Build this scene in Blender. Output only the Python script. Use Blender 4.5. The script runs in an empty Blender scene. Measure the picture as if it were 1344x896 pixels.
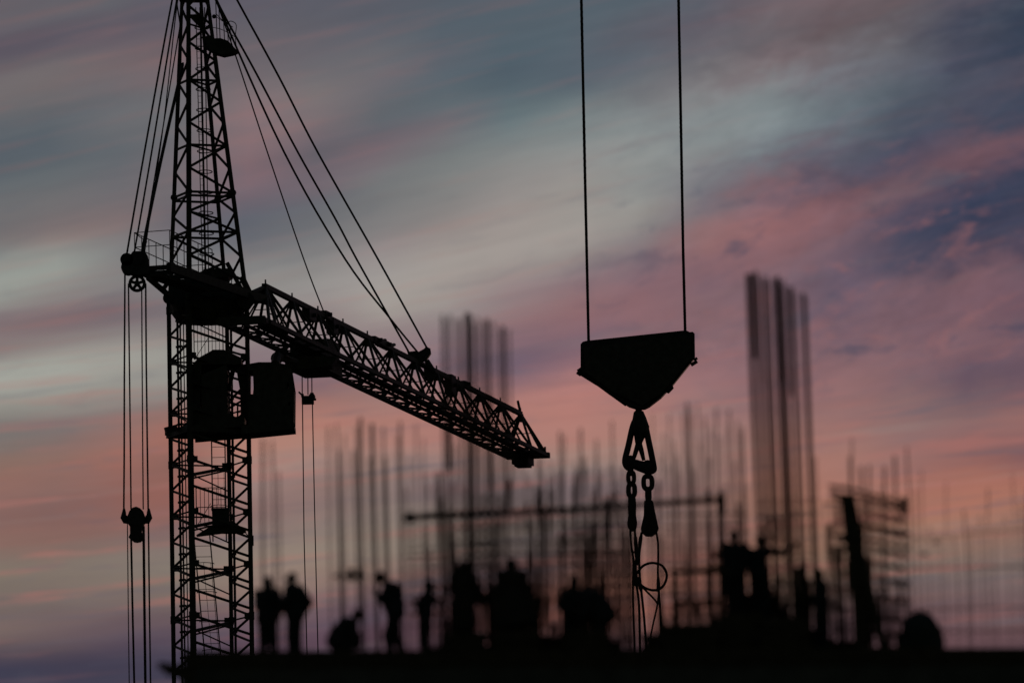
import bpy, math, random
from mathutils import Vector, Matrix

random.seed(7)
scene = bpy.context.scene
C = scene.collection

# ------------------------------------------------------------------ camera
# A long lens on the ground, tilted up a little, rolled about a degree.
F = 10000.0                     # focal length in photo pixels (1344 wide)
TH = math.radians(6.6)          # pitch
RHO = math.radians(1.1)         # roll
CAM = Vector((0, 0, 1.7))
fwd = Vector((0, math.cos(TH), math.sin(TH)))
r0 = Vector((1, 0, 0))
u0 = r0.cross(fwd)
camr = math.cos(RHO) * r0 - math.sin(RHO) * u0
camu = math.sin(RHO) * r0 + math.cos(RHO) * u0
HEAVY = 1.8                     # the cranes are heavy ones: their parts are drawn for a light crane and enlarged
UNIT = 1.0
FOCUS = 249.0 * HEAVY

cam_data = bpy.data.cameras.new('camera')
cam = bpy.data.objects.new('camera', cam_data)
C.objects.link(cam)
M = Matrix((camr, camu, -fwd)).transposed().to_4x4()
M.translation = CAM
cam.matrix_world = M
cam_data.sensor_width = 36.0
cam_data.lens = 36.0 * F / 1344.0
cam_data.clip_start = 0.5
cam_data.clip_end = 6000
cam_data.dof.use_dof = True
cam_data.dof.focus_distance = FOCUS
cam_data.dof.aperture_fstop = (cam_data.lens / 1000.0) / 0.33
scene.camera = cam


def P(px, py, Y):
    """world point at depth Y seen in the survey photo at (px, py)"""
    d = fwd * F + camr * (px - 672.0) + camu * (448.0 - py)
    return CAM / UNIT + d * (Y / d.y)


def PX(px, z, Y):
    """world point at depth Y and height z in photo column px"""
    lo, hi = -3000.0, 6000.0
    for _ in range(50):
        m = (lo + hi) / 2
        if P(px, m, Y).z > z: lo = m
        else: hi = m
    return P(px, lo, Y)


# ------------------------------------------------------------------ materials
def s2l(c):
    return tuple((v / 255 / 12.92) if v / 255 <= 0.04045 else ((v / 255 + 0.055) / 1.055) ** 2.4 for v in c)


def mat(name, col, rough=0.7, metal=0.0, var=0.35, scale=6.0, bump=0.0):
    m = bpy.data.materials.new(name)
    m.use_nodes = True
    nt = m.node_tree
    b = nt.nodes['Principled BSDF']
    tc = nt.nodes.new('ShaderNodeTexCoord')
    n = nt.nodes.new('ShaderNodeTexNoise')
    n.inputs['Scale'].default_value = scale
    n.inputs['Detail'].default_value = 6
    nt.links.new(tc.outputs['Object'], n.inputs['Vector'])
    r = nt.nodes.new('ShaderNodeValToRGB')
    r.color_ramp.elements[0].position = 0.3
    r.color_ramp.elements[1].position = 0.72
    r.color_ramp.elements[0].color = tuple(c * (1 - var) for c in col) + (1,)
    r.color_ramp.elements[1].color = tuple(c * (1 + var) for c in col) + (1,)
    nt.links.new(n.outputs['Fac'], r.inputs['Fac'])
    nt.links.new(r.outputs['Color'], b.inputs['Base Color'])
    b.inputs['Roughness'].default_value = rough
    b.inputs['Metallic'].default_value = metal
    b.inputs['Specular IOR Level'].default_value = 0.2
    if bump:
        bp = nt.nodes.new('ShaderNodeBump')
        bp.inputs['Strength'].default_value = bump
        nt.links.new(n.outputs['Fac'], bp.inputs['Height'])
        nt.links.new(bp.outputs['Normal'], b.inputs['Normal'])
    return m


MAT = dict(
    steel=mat('crane_paint', (0.055, 0.052, 0.045), 0.65, 0, 0.4, 3),
    dark=mat('dark_steel', (0.04, 0.04, 0.042), 0.6, 0, 0.4, 5),
    rope=mat('wire_rope', (0.04, 0.039, 0.037), 0.75, 0, 0.4, 20),
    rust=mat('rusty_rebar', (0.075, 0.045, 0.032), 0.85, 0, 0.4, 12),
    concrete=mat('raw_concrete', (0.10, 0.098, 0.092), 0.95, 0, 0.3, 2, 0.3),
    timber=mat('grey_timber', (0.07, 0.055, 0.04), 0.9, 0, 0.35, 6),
    tarp=mat('dark_tarpaulin', (0.035, 0.04, 0.042), 0.7, 0, 0.3, 3),
    skin=mat('skin', (0.17, 0.10, 0.075), 0.6, 0, 0.1, 8),
    jacket=mat('work_jacket', (0.035, 0.037, 0.045), 0.9, 0, 0.3, 10),
    jacket_b=mat('padded_coat', (0.05, 0.04, 0.035), 0.9, 0, 0.3, 10),
    trousers=mat('work_trousers', (0.03, 0.03, 0.034), 0.9, 0, 0.3, 10),
    boots=mat('work_boots', (0.025, 0.02, 0.018), 0.8, 0, 0.3, 10),
    hat=mat('hard_hat', (0.10, 0.08, 0.03), 0.5, 0, 0.15, 6),
    cap=mat('knit_cap', (0.03, 0.03, 0.035), 0.95, 0, 0.3, 20),
    ground=mat('bare_earth', (0.06, 0.05, 0.042), 0.95, 0, 0.4, 0.2, 0.3),
    glass=None,
)
g = bpy.data.materials.new('cab_glass')
g.use_nodes = True
gb = g.node_tree.nodes['Principled BSDF']
gb.inputs['Base Color'].default_value = (0.9, 0.95, 0.95, 1)
gb.inputs['Transmission Weight'].default_value = 1.0
gb.inputs['Roughness'].default_value = 0.0
gb.inputs['IOR'].default_value = 1.05
MAT['glass'] = g

# ------------------------------------------------------------------ mesh helpers
class MB:
    """collects shapes and links them as ONE mesh object"""

    def __init__(s):
        s.v = []; s.f = []

    def add(s, vs, fs):
        n = len(s.v)
        s.v += [tuple(p) for p in vs]
        s.f += [tuple(i + n for i in f) for f in fs]
        return s

    def bar(s, a, b, r, n=6, r2=None):
        return s.tube([a, b], [r, r if r2 is None else r2], n)

    def tube(s, pts, r, n=6, closed=False):
        pts = [Vector(p) for p in pts]
        k = len(pts)
        rs = r if isinstance(r, (list, tuple)) else [r] * k
        vs = []; fs = []
        t0 = (pts[1] - pts[0]).normalized()
        ref = Vector((0, 0, 1)) if abs(t0.z) < 0.9 else Vector((0, 1, 0))
        nrm = t0.cross(ref).normalized()
        for i, p in enumerate(pts):
            if closed: t = pts[(i + 1) % k] - pts[i - 1]
            else: t = pts[min(i + 1, k - 1)] - pts[max(i - 1, 0)]
            t.normalize()
            nrm = (nrm - t * nrm.dot(t)).normalized()
            bi = t.cross(nrm)
            for j in range(n):
                a = 2 * math.pi * j / n + math.pi / n
                vs.append(p + (nrm * math.cos(a) + bi * math.sin(a)) * rs[i])
        m = k if closed else k - 1
        for i in range(m):
            for j in range(n):
                a = i * n + j; b = i * n + (j + 1) % n
                c = ((i + 1) % k) * n + (j + 1) % n; d = ((i + 1) % k) * n + j
                fs.append((a, b, c, d))
        if not closed:
            fs.append(tuple(reversed(range(n))))
            fs.append(tuple(range((k - 1) * n, k * n)))
        return s.add(vs, fs)

    def box(s, c, size, ax=None):
        """box centred at c; ax = three axis vectors"""
        c = Vector(c)
        X, Y, Z = ax or (Vector((1, 0, 0)), Vector((0, 1, 0)), Vector((0, 0, 1)))
        vs = []
        for dz in (-.5, .5):
            for dx, dy in ((-.5, -.5), (.5, -.5), (.5, .5), (-.5, .5)):
                vs.append(c + X * dx * size[0] + Y * dy * size[1] + Z * dz * size[2])
        return s.add(vs, [(3, 2, 1, 0), (4, 5, 6, 7), (0, 1, 5, 4), (1, 2, 6, 5), (2, 3, 7, 6), (3, 0, 4, 7)])

    def beam(s, a, b, w, h, up=Vector((0, 0, 1))):
        a = Vector(a); b = Vector(b)
        X = (b - a); L = X.length; X.normalize()
        Y = up.cross(X)
        if Y.length < 1e-4: Y = Vector((0, 1, 0))
        Y.normalize(); Z = X.cross(Y)
        return s.box((a + b) / 2, (L, w, h), (X, Y, Z))

    def angle(s, a, b, w, t, side=1, up=Vector((0, 0, 1))):
        """L-section steel angle"""
        a = Vector(a); b = Vector(b)
        X = (b - a).normalized()
        Y = up.cross(X)
        if Y.length < 1e-4: Y = Vector((0, 1, 0))
        Y.normalize(); Z = X.cross(Y)
        prof = [(0, 0), (w, 0), (w, t), (t, t), (t, w), (0, w)]
        vs = [p + Y * (u * side - w * side / 2) + Z * (v - w / 2) for p in (a, b) for u, v in prof]
        fs = [(i, (i + 1) % 6, 6 + (i + 1) % 6, 6 + i) for i in range(6)]
        fs += [(5, 4, 3, 2, 1, 0), (6, 7, 8, 9, 10, 11)]
        return s.add(vs, fs)

    def prism(s, poly, depth_vec):
        """extrude a planar polygon (world points) along depth_vec"""
        n = len(poly); d = Vector(depth_vec)
        vs = [Vector(p) - d / 2 for p in poly] + [Vector(p) + d / 2 for p in poly]
        fs = [tuple(range(n)), tuple(reversed(range(n, 2 * n)))]
        fs += [((i + 1) % n, i, n + i, n + (i + 1) % n) for i in range(n)]
        return s.add(vs, fs)

    def disc(s, c, axis, r, t, n=24):
        axis = Vector(axis).normalized()
        return s.tube([Vector(c) - axis * t / 2, Vector(c) + axis * t / 2], r, n)

    def ring(s, c, axis, R, r, n=28, m=6):
        axis = Vector(axis).normalized()
        ref = Vector((0, 0, 1)) if abs(axis.z) < .9 else Vector((1, 0, 0))
        X = axis.cross(ref).normalized(); Y = axis.cross(X)
        return s.tube([Vector(c) + (X * math.cos(a) + Y * math.sin(a)) * R for a in
                       [2 * math.pi * i / n for i in range(n)]], r, m, True)

    def ball(s, c, r, ax=None, nu=14, nv=8):
        c = Vector(c); rx, ry, rz = r if isinstance(r, (tuple, list)) else (r, r, r)
        X, Y, Z = ax or (Vector((1, 0, 0)), Vector((0, 1, 0)), Vector((0, 0, 1)))
        vs = [c - Z * rz]
        for i in range(1, nv):
            a = -math.pi / 2 + math.pi * i / nv
            for j in range(nu):
                b = 2 * math.pi * j / nu
                vs.append(c + X * rx * math.cos(a) * math.cos(b) + Y * ry * math.cos(a) * math.sin(b) + Z * rz * math.sin(a))
        vs.append(c + Z * rz)
        fs = [(0, 1 + (j + 1) % nu, 1 + j) for j in range(nu)]
        for i in range(nv - 2):
            for j in range(nu):
                a = 1 + i * nu + j; b = 1 + i * nu + (j + 1) % nu
                fs.append((a, b, b + nu, a + nu))
        t = len(vs) - 1; o = 1 + (nv - 2) * nu
        fs += [(o + j, o + (j + 1) % nu, t) for j in range(nu)]
        return s.add(vs, fs)

    def build(s, name, m, parent=None, smooth=False):
        # geometry is given in world space; the object's origin is put at its base (or its parent's)
        if parent is not None:
            o0 = WORLD[parent.name]
        else:
            xs = [p[0] for p in s.v]; ys = [p[1] for p in s.v]; zs = [p[2] for p in s.v]
            o0 = Vector(((min(xs) + max(xs)) / 2, (min(ys) + max(ys)) / 2, min(zs)))
        me = bpy.data.meshes.new(name)
        me.from_pydata([tuple((Vector(p) - o0) * UNIT) for p in s.v], [], s.f)
        me.update()
        me.materials.append(MAT[m] if isinstance(m, str) else m)
        if smooth:
            for p in me.polygons: p.use_smooth = True
        ob = bpy.data.objects.new(name, me)
        C.objects.link(ob)
        if parent is not None: ob.parent = parent
        else: ob.location = o0 * UNIT
        WORLD[ob.name] = o0
        return ob


WORLD = {}


def thing(name, loc, label, cat, group=None):
    o = bpy.data.objects.new(name, None)
    o.empty_display_size = 0.3
    o.location = Vector(loc) * UNIT
    C.objects.link(o)
    WORLD[o.name] = Vector(loc)
    return tag(o, label, cat, group)


def tag(o, label, cat, group=None):
    o['label'] = label; o['category'] = cat
    if group: o['group'] = group
    return o


def lerp(a, b, t): return Vector(a) * (1 - t) + Vector(b) * t


def bez(pts, n=6):
    """smooth curve through points (Catmull-Rom)"""
    pts = [Vector(p) for p in pts]
    out = []
    for i in range(len(pts) - 1):
        p0 = pts[max(i - 1, 0)]; p1 = pts[i]; p2 = pts[i + 1]; p3 = pts[min(i + 2, len(pts) - 1)]
        for j in range(n):
            t = j / n
            out.append(0.5 * ((2 * p1) + (p2 - p0) * t + (2 * p0 - 5 * p1 + 4 * p2 - p3) * t * t + (3 * p1 - p0 - 3 * p2 + p3) * t ** 3))
    out.append(pts[-1])
    return out
# ------------------------------------------------------------------ sky
# Dusk clouds, described by the colour of the cloud deck in a number of directions
# (azimuth / elevation, in units of 1/F rad), broken up with stretched noise.
SKY = """
20 20 104 98 104;120 15 98 98 104;200 20 92 95 102;340 20 92 98 104;450 25 88 98 104;560 20 84 100 106;640 15 80 99 105;720 25 82 101 107;830 15 82 101 107;900 30 92 98 104;1000 15 112 98 104;1100 20 104 92 97;1180 30 98 92 98;1250 20 80 86 96;1310 20 58 74 86
20 60 82 84 94;100 55 84 86 96;190 65 106 96 102;340 70 106 100 106;440 70 100 100 108;560 70 84 102 108;680 70 80 102 108;800 70 88 106 112;900 65 94 102 108;1000 75 106 100 106;1080 70 108 100 104;1170 70 100 100 106;1250 70 80 88 98;1310 70 60 74 88
40 100 112 106 108;130 95 112 104 106;190 95 122 102 106;350 110 118 108 112;430 100 116 112 114;520 95 106 108 112;600 105 84 104 110;700 100 80 100 107;800 110 98 112 116;900 110 118 116 120;980 100 128 112 116;1080 95 112 118 122;1160 100 102 112 118;1240 100 84 94 104;1310 95 70 82 94
40 150 94 100 106;120 145 98 102 108;190 145 108 108 112;340 160 132 110 114;420 140 118 112 114;500 130 98 104 110;580 150 96 108 114;680 150 100 116 122;760 140 108 122 126;860 150 128 136 138;960 140 130 136 138;1060 140 118 128 132;1140 130 98 110 118;1220 130 80 88 100;1300 125 86 80 95
40 200 90 98 106;120 205 92 100 107;200 190 106 106 110;340 200 124 104 110;430 190 96 100 108;520 185 120 104 112;600 200 112 120 122;700 190 130 136 136;800 185 136 142 142;900 190 130 138 140;1000 180 126 136 140;1080 180 106 116 124;1150 170 86 92 106;1230 170 74 80 96;1300 170 78 78 94
40 250 102 108 112;120 245 102 106 112;190 250 112 108 112;340 245 126 104 112;400 235 118 104 112;480 240 116 120 122;580 245 128 130 130;680 240 146 142 140;780 240 148 146 142;860 230 136 140 140;940 225 120 118 124;1020 215 98 104 116;1100 220 88 88 104;1180 215 98 84 98;1260 205 118 86 98;1310 195 118 84 98
40 290 112 110 112;120 290 128 112 112;200 290 108 104 112;350 285 98 102 112;430 280 112 112 116;520 275 126 126 126;600 280 142 134 132;700 280 154 146 142;800 280 146 144 140;870 290 134 128 128;950 270 112 104 116;1030 260 128 96 110;1100 260 116 86 100;1160 255 130 92 102;1220 245 116 86 98;1290 230 86 76 94
40 335 138 144 140;110 335 138 140 138;190 320 112 108 114;350 320 116 118 122;440 320 126 126 128;520 315 146 136 136;600 320 154 146 142;700 325 158 152 147;780 330 142 134 132;850 320 122 112 122;920 310 146 110 114;1000 300 150 104 112;1060 300 132 94 106;1130 290 104 86 100;1200 300 72 74 93;1270 300 62 68 88;1315 280 80 72 90
40 375 146 150 144;120 380 138 134 132;190 370 130 130 130;380 370 140 138 136;470 365 152 148 146;560 360 158 152 147;640 365 156 146 142;720 370 142 122 126;800 370 130 106 116;880 360 130 100 112;950 350 120 98 110;1040 340 128 98 110;1100 340 106 88 102;1170 350 84 80 97;1230 345 78 76 93;1290 350 122 86 98
40 415 128 110 114;120 415 118 102 108;190 410 124 116 120;420 415 142 130 130;500 410 158 152 146;580 405 152 146 142;650 410 146 126 128;720 420 146 110 116;800 410 140 104 114;860 400 140 104 114;940 400 124 98 110;1070 390 114 90 104;1140 400 126 94 106;1210 395 112 88 102;1270 390 118 88 100;1310 385 110 86 100
40 450 134 122 122;120 455 146 140 136;190 450 144 138 134;420 455 138 122 126;500 450 148 132 132;580 450 136 118 124;650 450 128 106 116;720 455 124 102 114;860 440 134 102 114;940 440 124 98 110;1080 430 108 90 104;1150 440 120 94 108;1230 430 110 88 102;1300 430 124 92 104
40 490 158 160 152;120 490 158 158 151;190 490 150 148 142;350 500 126 108 118;430 490 120 104 116;500 490 138 112 118;570 490 124 106 118;660 480 124 104 117;720 480 110 98 114;760 500 172 118 120;940 480 150 110 118;1080 470 128 98 110;1150 470 130 100 112;1230 470 128 96 108;1300 460 132 98 108
40 530 150 148 140;120 530 146 142 136;190 530 140 130 128;360 530 150 114 118;430 525 140 112 118;510 530 158 124 124;600 530 170 122 122;680 530 182 126 122;780 540 178 124 122;930 520 152 116 120;1090 510 144 106 114;1160 510 138 104 112;1240 500 102 86 102;1310 490 88 80 98
40 570 128 122 120;120 565 132 116 116;190 560 150 116 114;360 560 180 126 116;430 560 184 128 118;520 565 178 124 120;620 570 176 126 122;720 570 180 128 122;800 580 176 130 124;950 560 158 120 120;1090 550 158 116 116;1160 545 152 114 116;1240 530 128 102 110;1310 525 134 104 110
40 600 142 116 110;110 595 158 114 108;190 585 180 114 104;360 590 178 136 128;440 590 174 134 128;520 600 164 134 128;600 600 160 136 130;700 600 164 136 130;780 605 158 132 128;900 600 160 126 124;1090 590 172 122 116;1160 585 164 122 118;1240 570 130 106 112;1310 560 168 114 108
30 625 168 113 105;110 622 164 112 106;190 615 138 110 110;360 620 166 144 138;440 620 158 138 132;520 625 158 142 134;600 620 146 124 124;700 625 160 146 138;790 625 158 144 136;900 620 160 128 126;1090 625 176 124 116;1160 615 150 112 116;1240 610 172 114 108;1310 600 128 98 108
30 650 134 116 112;110 650 124 104 108;190 640 164 110 104;360 650 152 116 116;440 650 150 118 118;520 650 142 118 120;600 650 132 110 116;700 650 120 104 114;790 650 124 104 114;900 650 160 124 120;1090 650 180 126 112;1160 645 176 122 110;1240 640 176 118 108;1310 635 180 118 108
30 680 142 107 107;110 680 132 104 106;190 670 158 106 102;360 680 146 124 122;440 680 150 134 126;520 680 148 132 124;600 690 142 126 118;700 690 142 126 118;790 690 150 128 122;900 690 156 122 118;1090 690 172 124 110;1160 680 174 124 110;1240 670 180 124 110;1310 665 178 122 108
30 710 148 109 105;110 705 142 107 105;190 705 138 114 112;360 710 150 132 122;440 715 152 136 124;520 720 152 138 124;600 720 140 126 114;700 720 140 122 116;800 720 150 116 112;900 720 148 112 112;1090 720 164 124 110;1160 715 162 124 112;1240 705 166 128 114;1310 700 158 120 112
30 740 134 120 112;110 740 138 126 116;190 735 140 128 120;360 740 154 138 124;440 740 152 138 124;520 745 140 120 116;600 745 122 102 106;700 745 110 98 108;800 745 160 114 104;900 745 160 110 100;1090 745 150 120 108;1160 740 136 122 112;1240 735 136 122 114;1310 735 136 118 112
30 765 138 126 112;110 765 134 118 110;190 765 140 128 116;360 765 154 130 120;440 770 152 122 116;520 765 146 112 108;600 775 116 92 98;720 785 160 104 96;800 770 158 110 100;900 775 156 108 100;1090 770 138 112 104;1240 765 132 114 110;1310 765 130 112 110
30 795 116 104 104;110 795 124 106 104;190 795 128 108 104;360 795 138 112 112;440 795 118 100 108;520 795 112 92 104;600 800 130 92 96;720 805 148 96 92;850 800 150 100 94;1090 800 124 100 100;1240 795 122 96 102;1310 795 126 102 104
30 820 134 114 106;110 820 120 100 102;190 822 104 88 100;360 825 112 92 104;440 830 106 84 98;560 830 108 82 94;720 835 120 86 90;1090 830 110 86 92;1240 820 116 88 98;1310 820 118 90 98
30 848 84 76 90;110 848 82 74 88;190 850 82 74 90;360 855 98 76 88;560 860 96 74 84;800 860 100 76 82;1240 850 110 82 92;1310 850 110 84 94
30 880 66 68 88;110 880 70 68 86;190 885 72 70 88;400 890 72 68 84;800 890 78 66 80;1300 890 88 72 86
1100 215 90 90 105;1052 230 132 98 108;1022 300 150 104 108;1112 270 128 92 102;1172 260 128 92 100;1237 240 122 86 98;1312 195 112 82 97;1282 215 108 82 97;1012 270 100 94 107;1122 225 84 86 102;1212 220 68 73 92;1172 200 74 79 97;1297 170 64 70 90;1292 240 60 67 88;1222 300 56 65 88;1297 290 58 65 88;1172 310 74 76 95;1212 350 64 71 92;1122 360 86 84 100;1102 380 88 84 102;1307 365 132 94 104;1137 345 108 88 102;1250 330 62 69 90;1240 270 60 68 89;1180 235 84 80 97;1260 150 74 82 98
1324 60 56 72 84;1330 150 62 74 92;1330 260 60 68 88;1330 330 66 70 90;1330 410 108 86 100;1330 500 90 80 98;1330 560 150 108 112;1330 640 180 118 108;1330 720 150 118 112;1330 800 120 98 102;700 30 84 102 108;640 60 84 103 109;960 60 104 104 110;860 150 130 138 140;1000 130 120 128 132
"""
anch = []
for tok in SKY.replace('\n', ';').split(';'):
    t = tok.split()
    if len(t) == 5:
        x, y, *c = map(float, t)
        if y < 130 and c[1] > c[0]: c = [c[0] + 3, c[1] - 4, c[2]]
        if c[0] - c[1] > 25: c = [c[0], c[1], c[2] - 5]
        if y > 480: k = 1 - 0.07 * min(1, (y - 480) / 150); c = [v * k for v in c]
        dx = x - 672; dy = 448 - y
        anch.append((dx * math.cos(RHO) + dy * math.sin(RHO), -dx * math.sin(RHO) + dy * math.cos(RHO), s2l(c)))
def SHf(e):                                  # the cloud streaks climb to the right, more steeply higher up
    t = min(1, max(0, (e + 170) / 340.0)); t = t * t * (3 - 2 * t)
    return 0.085 + 0.135 * t


def kern(A, B, ka, kb):
    acc = [0, 0, 0]; W = 0
    for a, e, c in anch:
        da = a - A; db = e - SHf(e) * a - B
        w = math.exp(-(da / ka) ** 2 - (db / kb) ** 2) + 1e-4 * math.exp(-(da / 170) ** 2 - (db / 60.0) ** 2) + 1e-9 / (1 + (da / 300) ** 2 + (db / 80.0) ** 2) ** 2
        W += w
        for i in range(3): acc[i] += w * c[i]
    return [v / W for v in acc]


def sky_at(A, B):                            # B = sheared elevation; a little extra contrast between neighbouring clouds
    c = kern(A, B, 54, 11.0); m = kern(A, B, 150, 50.0)
    dl = (sum(c) - sum(m)) / 3
    return tuple(max(0.01, k * (x + 0.36 * dl + 0.15 * (x - y))) for x, y, k in zip(c, m, (1.0, 0.99, 0.98)))


world = bpy.data.worlds.new('World')
scene.world = world
world.use_nodes = True
nt = world.node_tree
N = nt.nodes; L = nt.links
N.clear()


def node(t, **kw):
    n = N.new(t)
    for k, v in kw.items(): setattr(n, k, v)
    return n


def math_(op, a, b=None, c=None, clamp=False):
    n = node('ShaderNodeMath', operation=op, use_clamp=clamp)
    for i, v in enumerate((a, b, c)):
        if v is None: continue
        if isinstance(v, (int, float)): n.inputs[i].default_value = v
        else: L.new(v, n.inputs[i])
    return n.outputs[0]


def mrange(v, a, b, c, d, smooth=True):
    n = node('ShaderNodeMapRange')
    if smooth: n.interpolation_type = 'SMOOTHSTEP'
    for i, x in zip((1, 2, 3, 4), (a, b, c, d)): n.inputs[i].default_value = x
    L.new(v, n.inputs[0])
    return n.outputs[0]


def mixc(f, a, b, bt='MIX'):
    n = node('ShaderNodeMix', data_type='RGBA', blend_type=bt)
    if isinstance(f, (int, float)): n.inputs[0].default_value = f
    else: L.new(f, n.inputs[0])
    for i, v in ((6, a), (7, b)):
        if isinstance(v, tuple): n.inputs[i].default_value = v + (1,)
        else: L.new(v, n.inputs[i])
    return n.outputs[2]


tc = node('ShaderNodeTexCoord')
sep = node('ShaderNodeSeparateXYZ')
L.new(tc.outputs['Generated'], sep.inputs[0])
az = math_('ARCTAN2', sep.outputs[0], sep.outputs[1])
el = math_('ARCSINE', sep.outputs[2])
A = math_('MULTIPLY', az, F)
E = math_('MULTIPLY', math_('SUBTRACT', el, TH), F)
Bs = math_('SUBTRACT', E, math_('MULTIPLY', A, mrange(E, -170, 170, 0.085, 0.22)))


def noise(sa, sb, seed, detail=5, rough=0.55, dist=0.0):
    cmb = node('ShaderNodeCombineXYZ')
    L.new(math_('MULTIPLY', A, 1.0 / sa), cmb.inputs[0])
    L.new(math_('MULTIPLY', Bs, 1.0 / sb), cmb.inputs[1])
    cmb.inputs[2].default_value = seed * 7.31
    n = node('ShaderNodeTexNoise')
    n.inputs['Scale'].default_value = 1.0
    n.inputs['Detail'].default_value = detail
    n.inputs['Roughness'].default_value = rough
    n.inputs['Distortion'].default_value = dist
    L.new(cmb.outputs[0], n.inputs['Vector'])
    return math_('SUBTRACT', n.outputs['Fac'], 0.5)


right = mrange(A, -50, 420, 0, 1)            # lumpier clouds to the right, smoother streaks to the left
low = mrange(E, -120, 10, 0, 1)
lump = math_('MULTIPLY', right, low)
n1 = noise(260, 60, 1)
n2 = noise(420, 34, 2, 6)
n3 = noise(75, 34, 3, 7, 0.62, 0.4)
n4 = noise(90, 14, 4, 5)
Aw = math_('ADD', A, math_('ADD', math_('MULTIPLY', n1, 70), math_('MULTIPLY', math_('MULTIPLY', n3, lump), 90)))
Bw = math_('ADD', Bs, math_('ADD', math_('MULTIPLY', n2, 34), math_('MULTIPLY', math_('MULTIPLY', n3, lump), 85)))
Bw = math_('ADD', Bw, math_('MULTIPLY', n4, 8))
B0, B1 = -570.0, 570.0
cols = [-690 + 86.25 * i for i in range(17)]
tB = math_('DIVIDE', math_('SUBTRACT', Bw, B0), B1 - B0, clamp=True)
prev = None
for i, a in enumerate(cols):
    r = node('ShaderNodeValToRGB')
    cr = r.color_ramp
    cr.interpolation = 'B_SPLINE'
    # keep the 32 stops inside the elevations this column shows
    lo = max(0, (-462 - SHf(-462) * a - B0) / (B1 - B0)); hi = min(1, (462 - SHf(462) * a - B0) / (B1 - B0))
    K = 32
    pos = [lo + (hi - lo) * k / (K - 1) for k in range(K)]
    while len(cr.elements) < K: cr.elements.new(0.5)
    for k in range(K): cr.elements[k].position = pos[k]
    for k in range(K): cr.elements[k].color = sky_at(a, B0 + pos[k] * (B1 - B0)) + (1,)
    L.new(tB, r.inputs['Fac'])
    if prev is None: prev = r.outputs['Color']
    else:
        f = math_('DIVIDE', math_('SUBTRACT', Aw, cols[i - 1]), 86.25, clamp=True)
        prev = mixc(f, prev, r.outputs['Color'])
# fine streaks: thin places let the glow through, thick ones are greyer
n5 = noise(210, 20, 5, 7, 0.6)
n6 = noise(60, 26, 6, 7, 0.65, 0.6)
br = math_('ADD', 1.0, math_('ADD', math_('MULTIPLY', n5, 0.24), math_('MULTIPLY', math_('MULTIPLY', n6, lump), 0.5)))
cb = node('ShaderNodeCombineXYZ')
for i in range(3): L.new(br, cb.inputs[i])
cloud = mixc(1.0, prev, cb.outputs[0], 'MULTIPLY')
# layered streaks, most marked low down: salmon where the sun still reaches, grey-violet where it does not
lower = math_('MULTIPLY', math_('MULTIPLY', mrange(E, -200, 120, 1.0, 0.2), mrange(E, -420, -320, 0.2, 1.0)), math_('SUBTRACT', 1.0, math_('MULTIPLY', lump, 0.5)))
def streak(sa, sb, seed, col, a, b, amt, rough=0.6, det=7):
    global cloud
    cloud = mixc(math_('MULTIPLY', mrange(noise(sa, sb, seed, det, rough, 0.3), a, b, 0, amt), lower), cloud, s2l(col))
streak(230, 15, 7, (176, 112, 104), 0.02, 0.18, 0.42)
streak(260, 14, 8, (96, 92, 104), 0.02, 0.19, 0.42)
streak(320, 14, 9, (160, 146, 138), 0.06, 0.24, 0.22)
streak(110, 10, 10, (104, 98, 108), 0.03, 0.2, 0.16)
# broken wisps in the bigger clouds at the right
lm = math_('MULTIPLY', lump, mrange(E, 120, 320, 1, 0.1))
w1 = noise(100, 40, 11, 8, 0.66, 0.4)
cloud = mixc(math_('MULTIPLY', mrange(w1, 0.02, 0.16, 0, 0.62), lm), cloud, s2l((66, 72, 92)))
w2 = noise(95, 34, 12, 8, 0.66, 0.35)
cloud = mixc(math_('MULTIPLY', mrange(w2, 0.03, 0.2, 0, 0.42), lm), cloud, s2l((152, 102, 102)))
w3 = noise(150, 30, 13, 7, 0.62, 0.5)
cloud = mixc(mrange(w3, 0.04, 0.24, 0, 0.22), cloud, s2l((96, 102, 112)))

# clear dusk sky away from the sunset, from the sky model
SUN_EL = math.radians(2.0); SUN_AZ = math.radians(8.0)
st = node('ShaderNodeTexSky')
st.sky_type = 'NISHITA'
st.sun_disc = False
st.sun_elevation = SUN_EL
st.sun_rotation = SUN_AZ
dusk = mixc(1.0, st.outputs[0], (0.027, 0.031, 0.030), 'MULTIPLY')
west = mrange(sep.outputs[1], 0.35, 0.93, 0, 1)
col = mixc(west, dusk, cloud)
below = mrange(sep.outputs[2], -0.03, 0.01, 0.1, 1)
cb2 = node('ShaderNodeCombineXYZ')
for i in range(3): L.new(below, cb2.inputs[i])
col = mixc(1.0, col, cb2.outputs[0], 'MULTIPLY')
bg = node('ShaderNodeBackground')
bg.inputs['Strength'].default_value = 1.0
L.new(col, bg.inputs['Color'])
wo = node('ShaderNodeOutputWorld')
L.new(bg.outputs[0], wo.inputs['Surface'])

sd = bpy.data.lights.new('sun', 'SUN')
sd.energy = 0.05
sd.angle = math.radians(0.5)
sd.color = (1.0, 0.6, 0.45)
so = bpy.data.objects.new('sun', sd)
C.objects.link(so)
dirn = Vector((math.sin(SUN_AZ) * math.cos(SUN_EL), math.cos(SUN_AZ) * math.cos(SUN_EL), math.sin(SUN_EL)))
so.rotation_euler = dirn.to_track_quat('Z', 'Y').to_euler()

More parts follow.
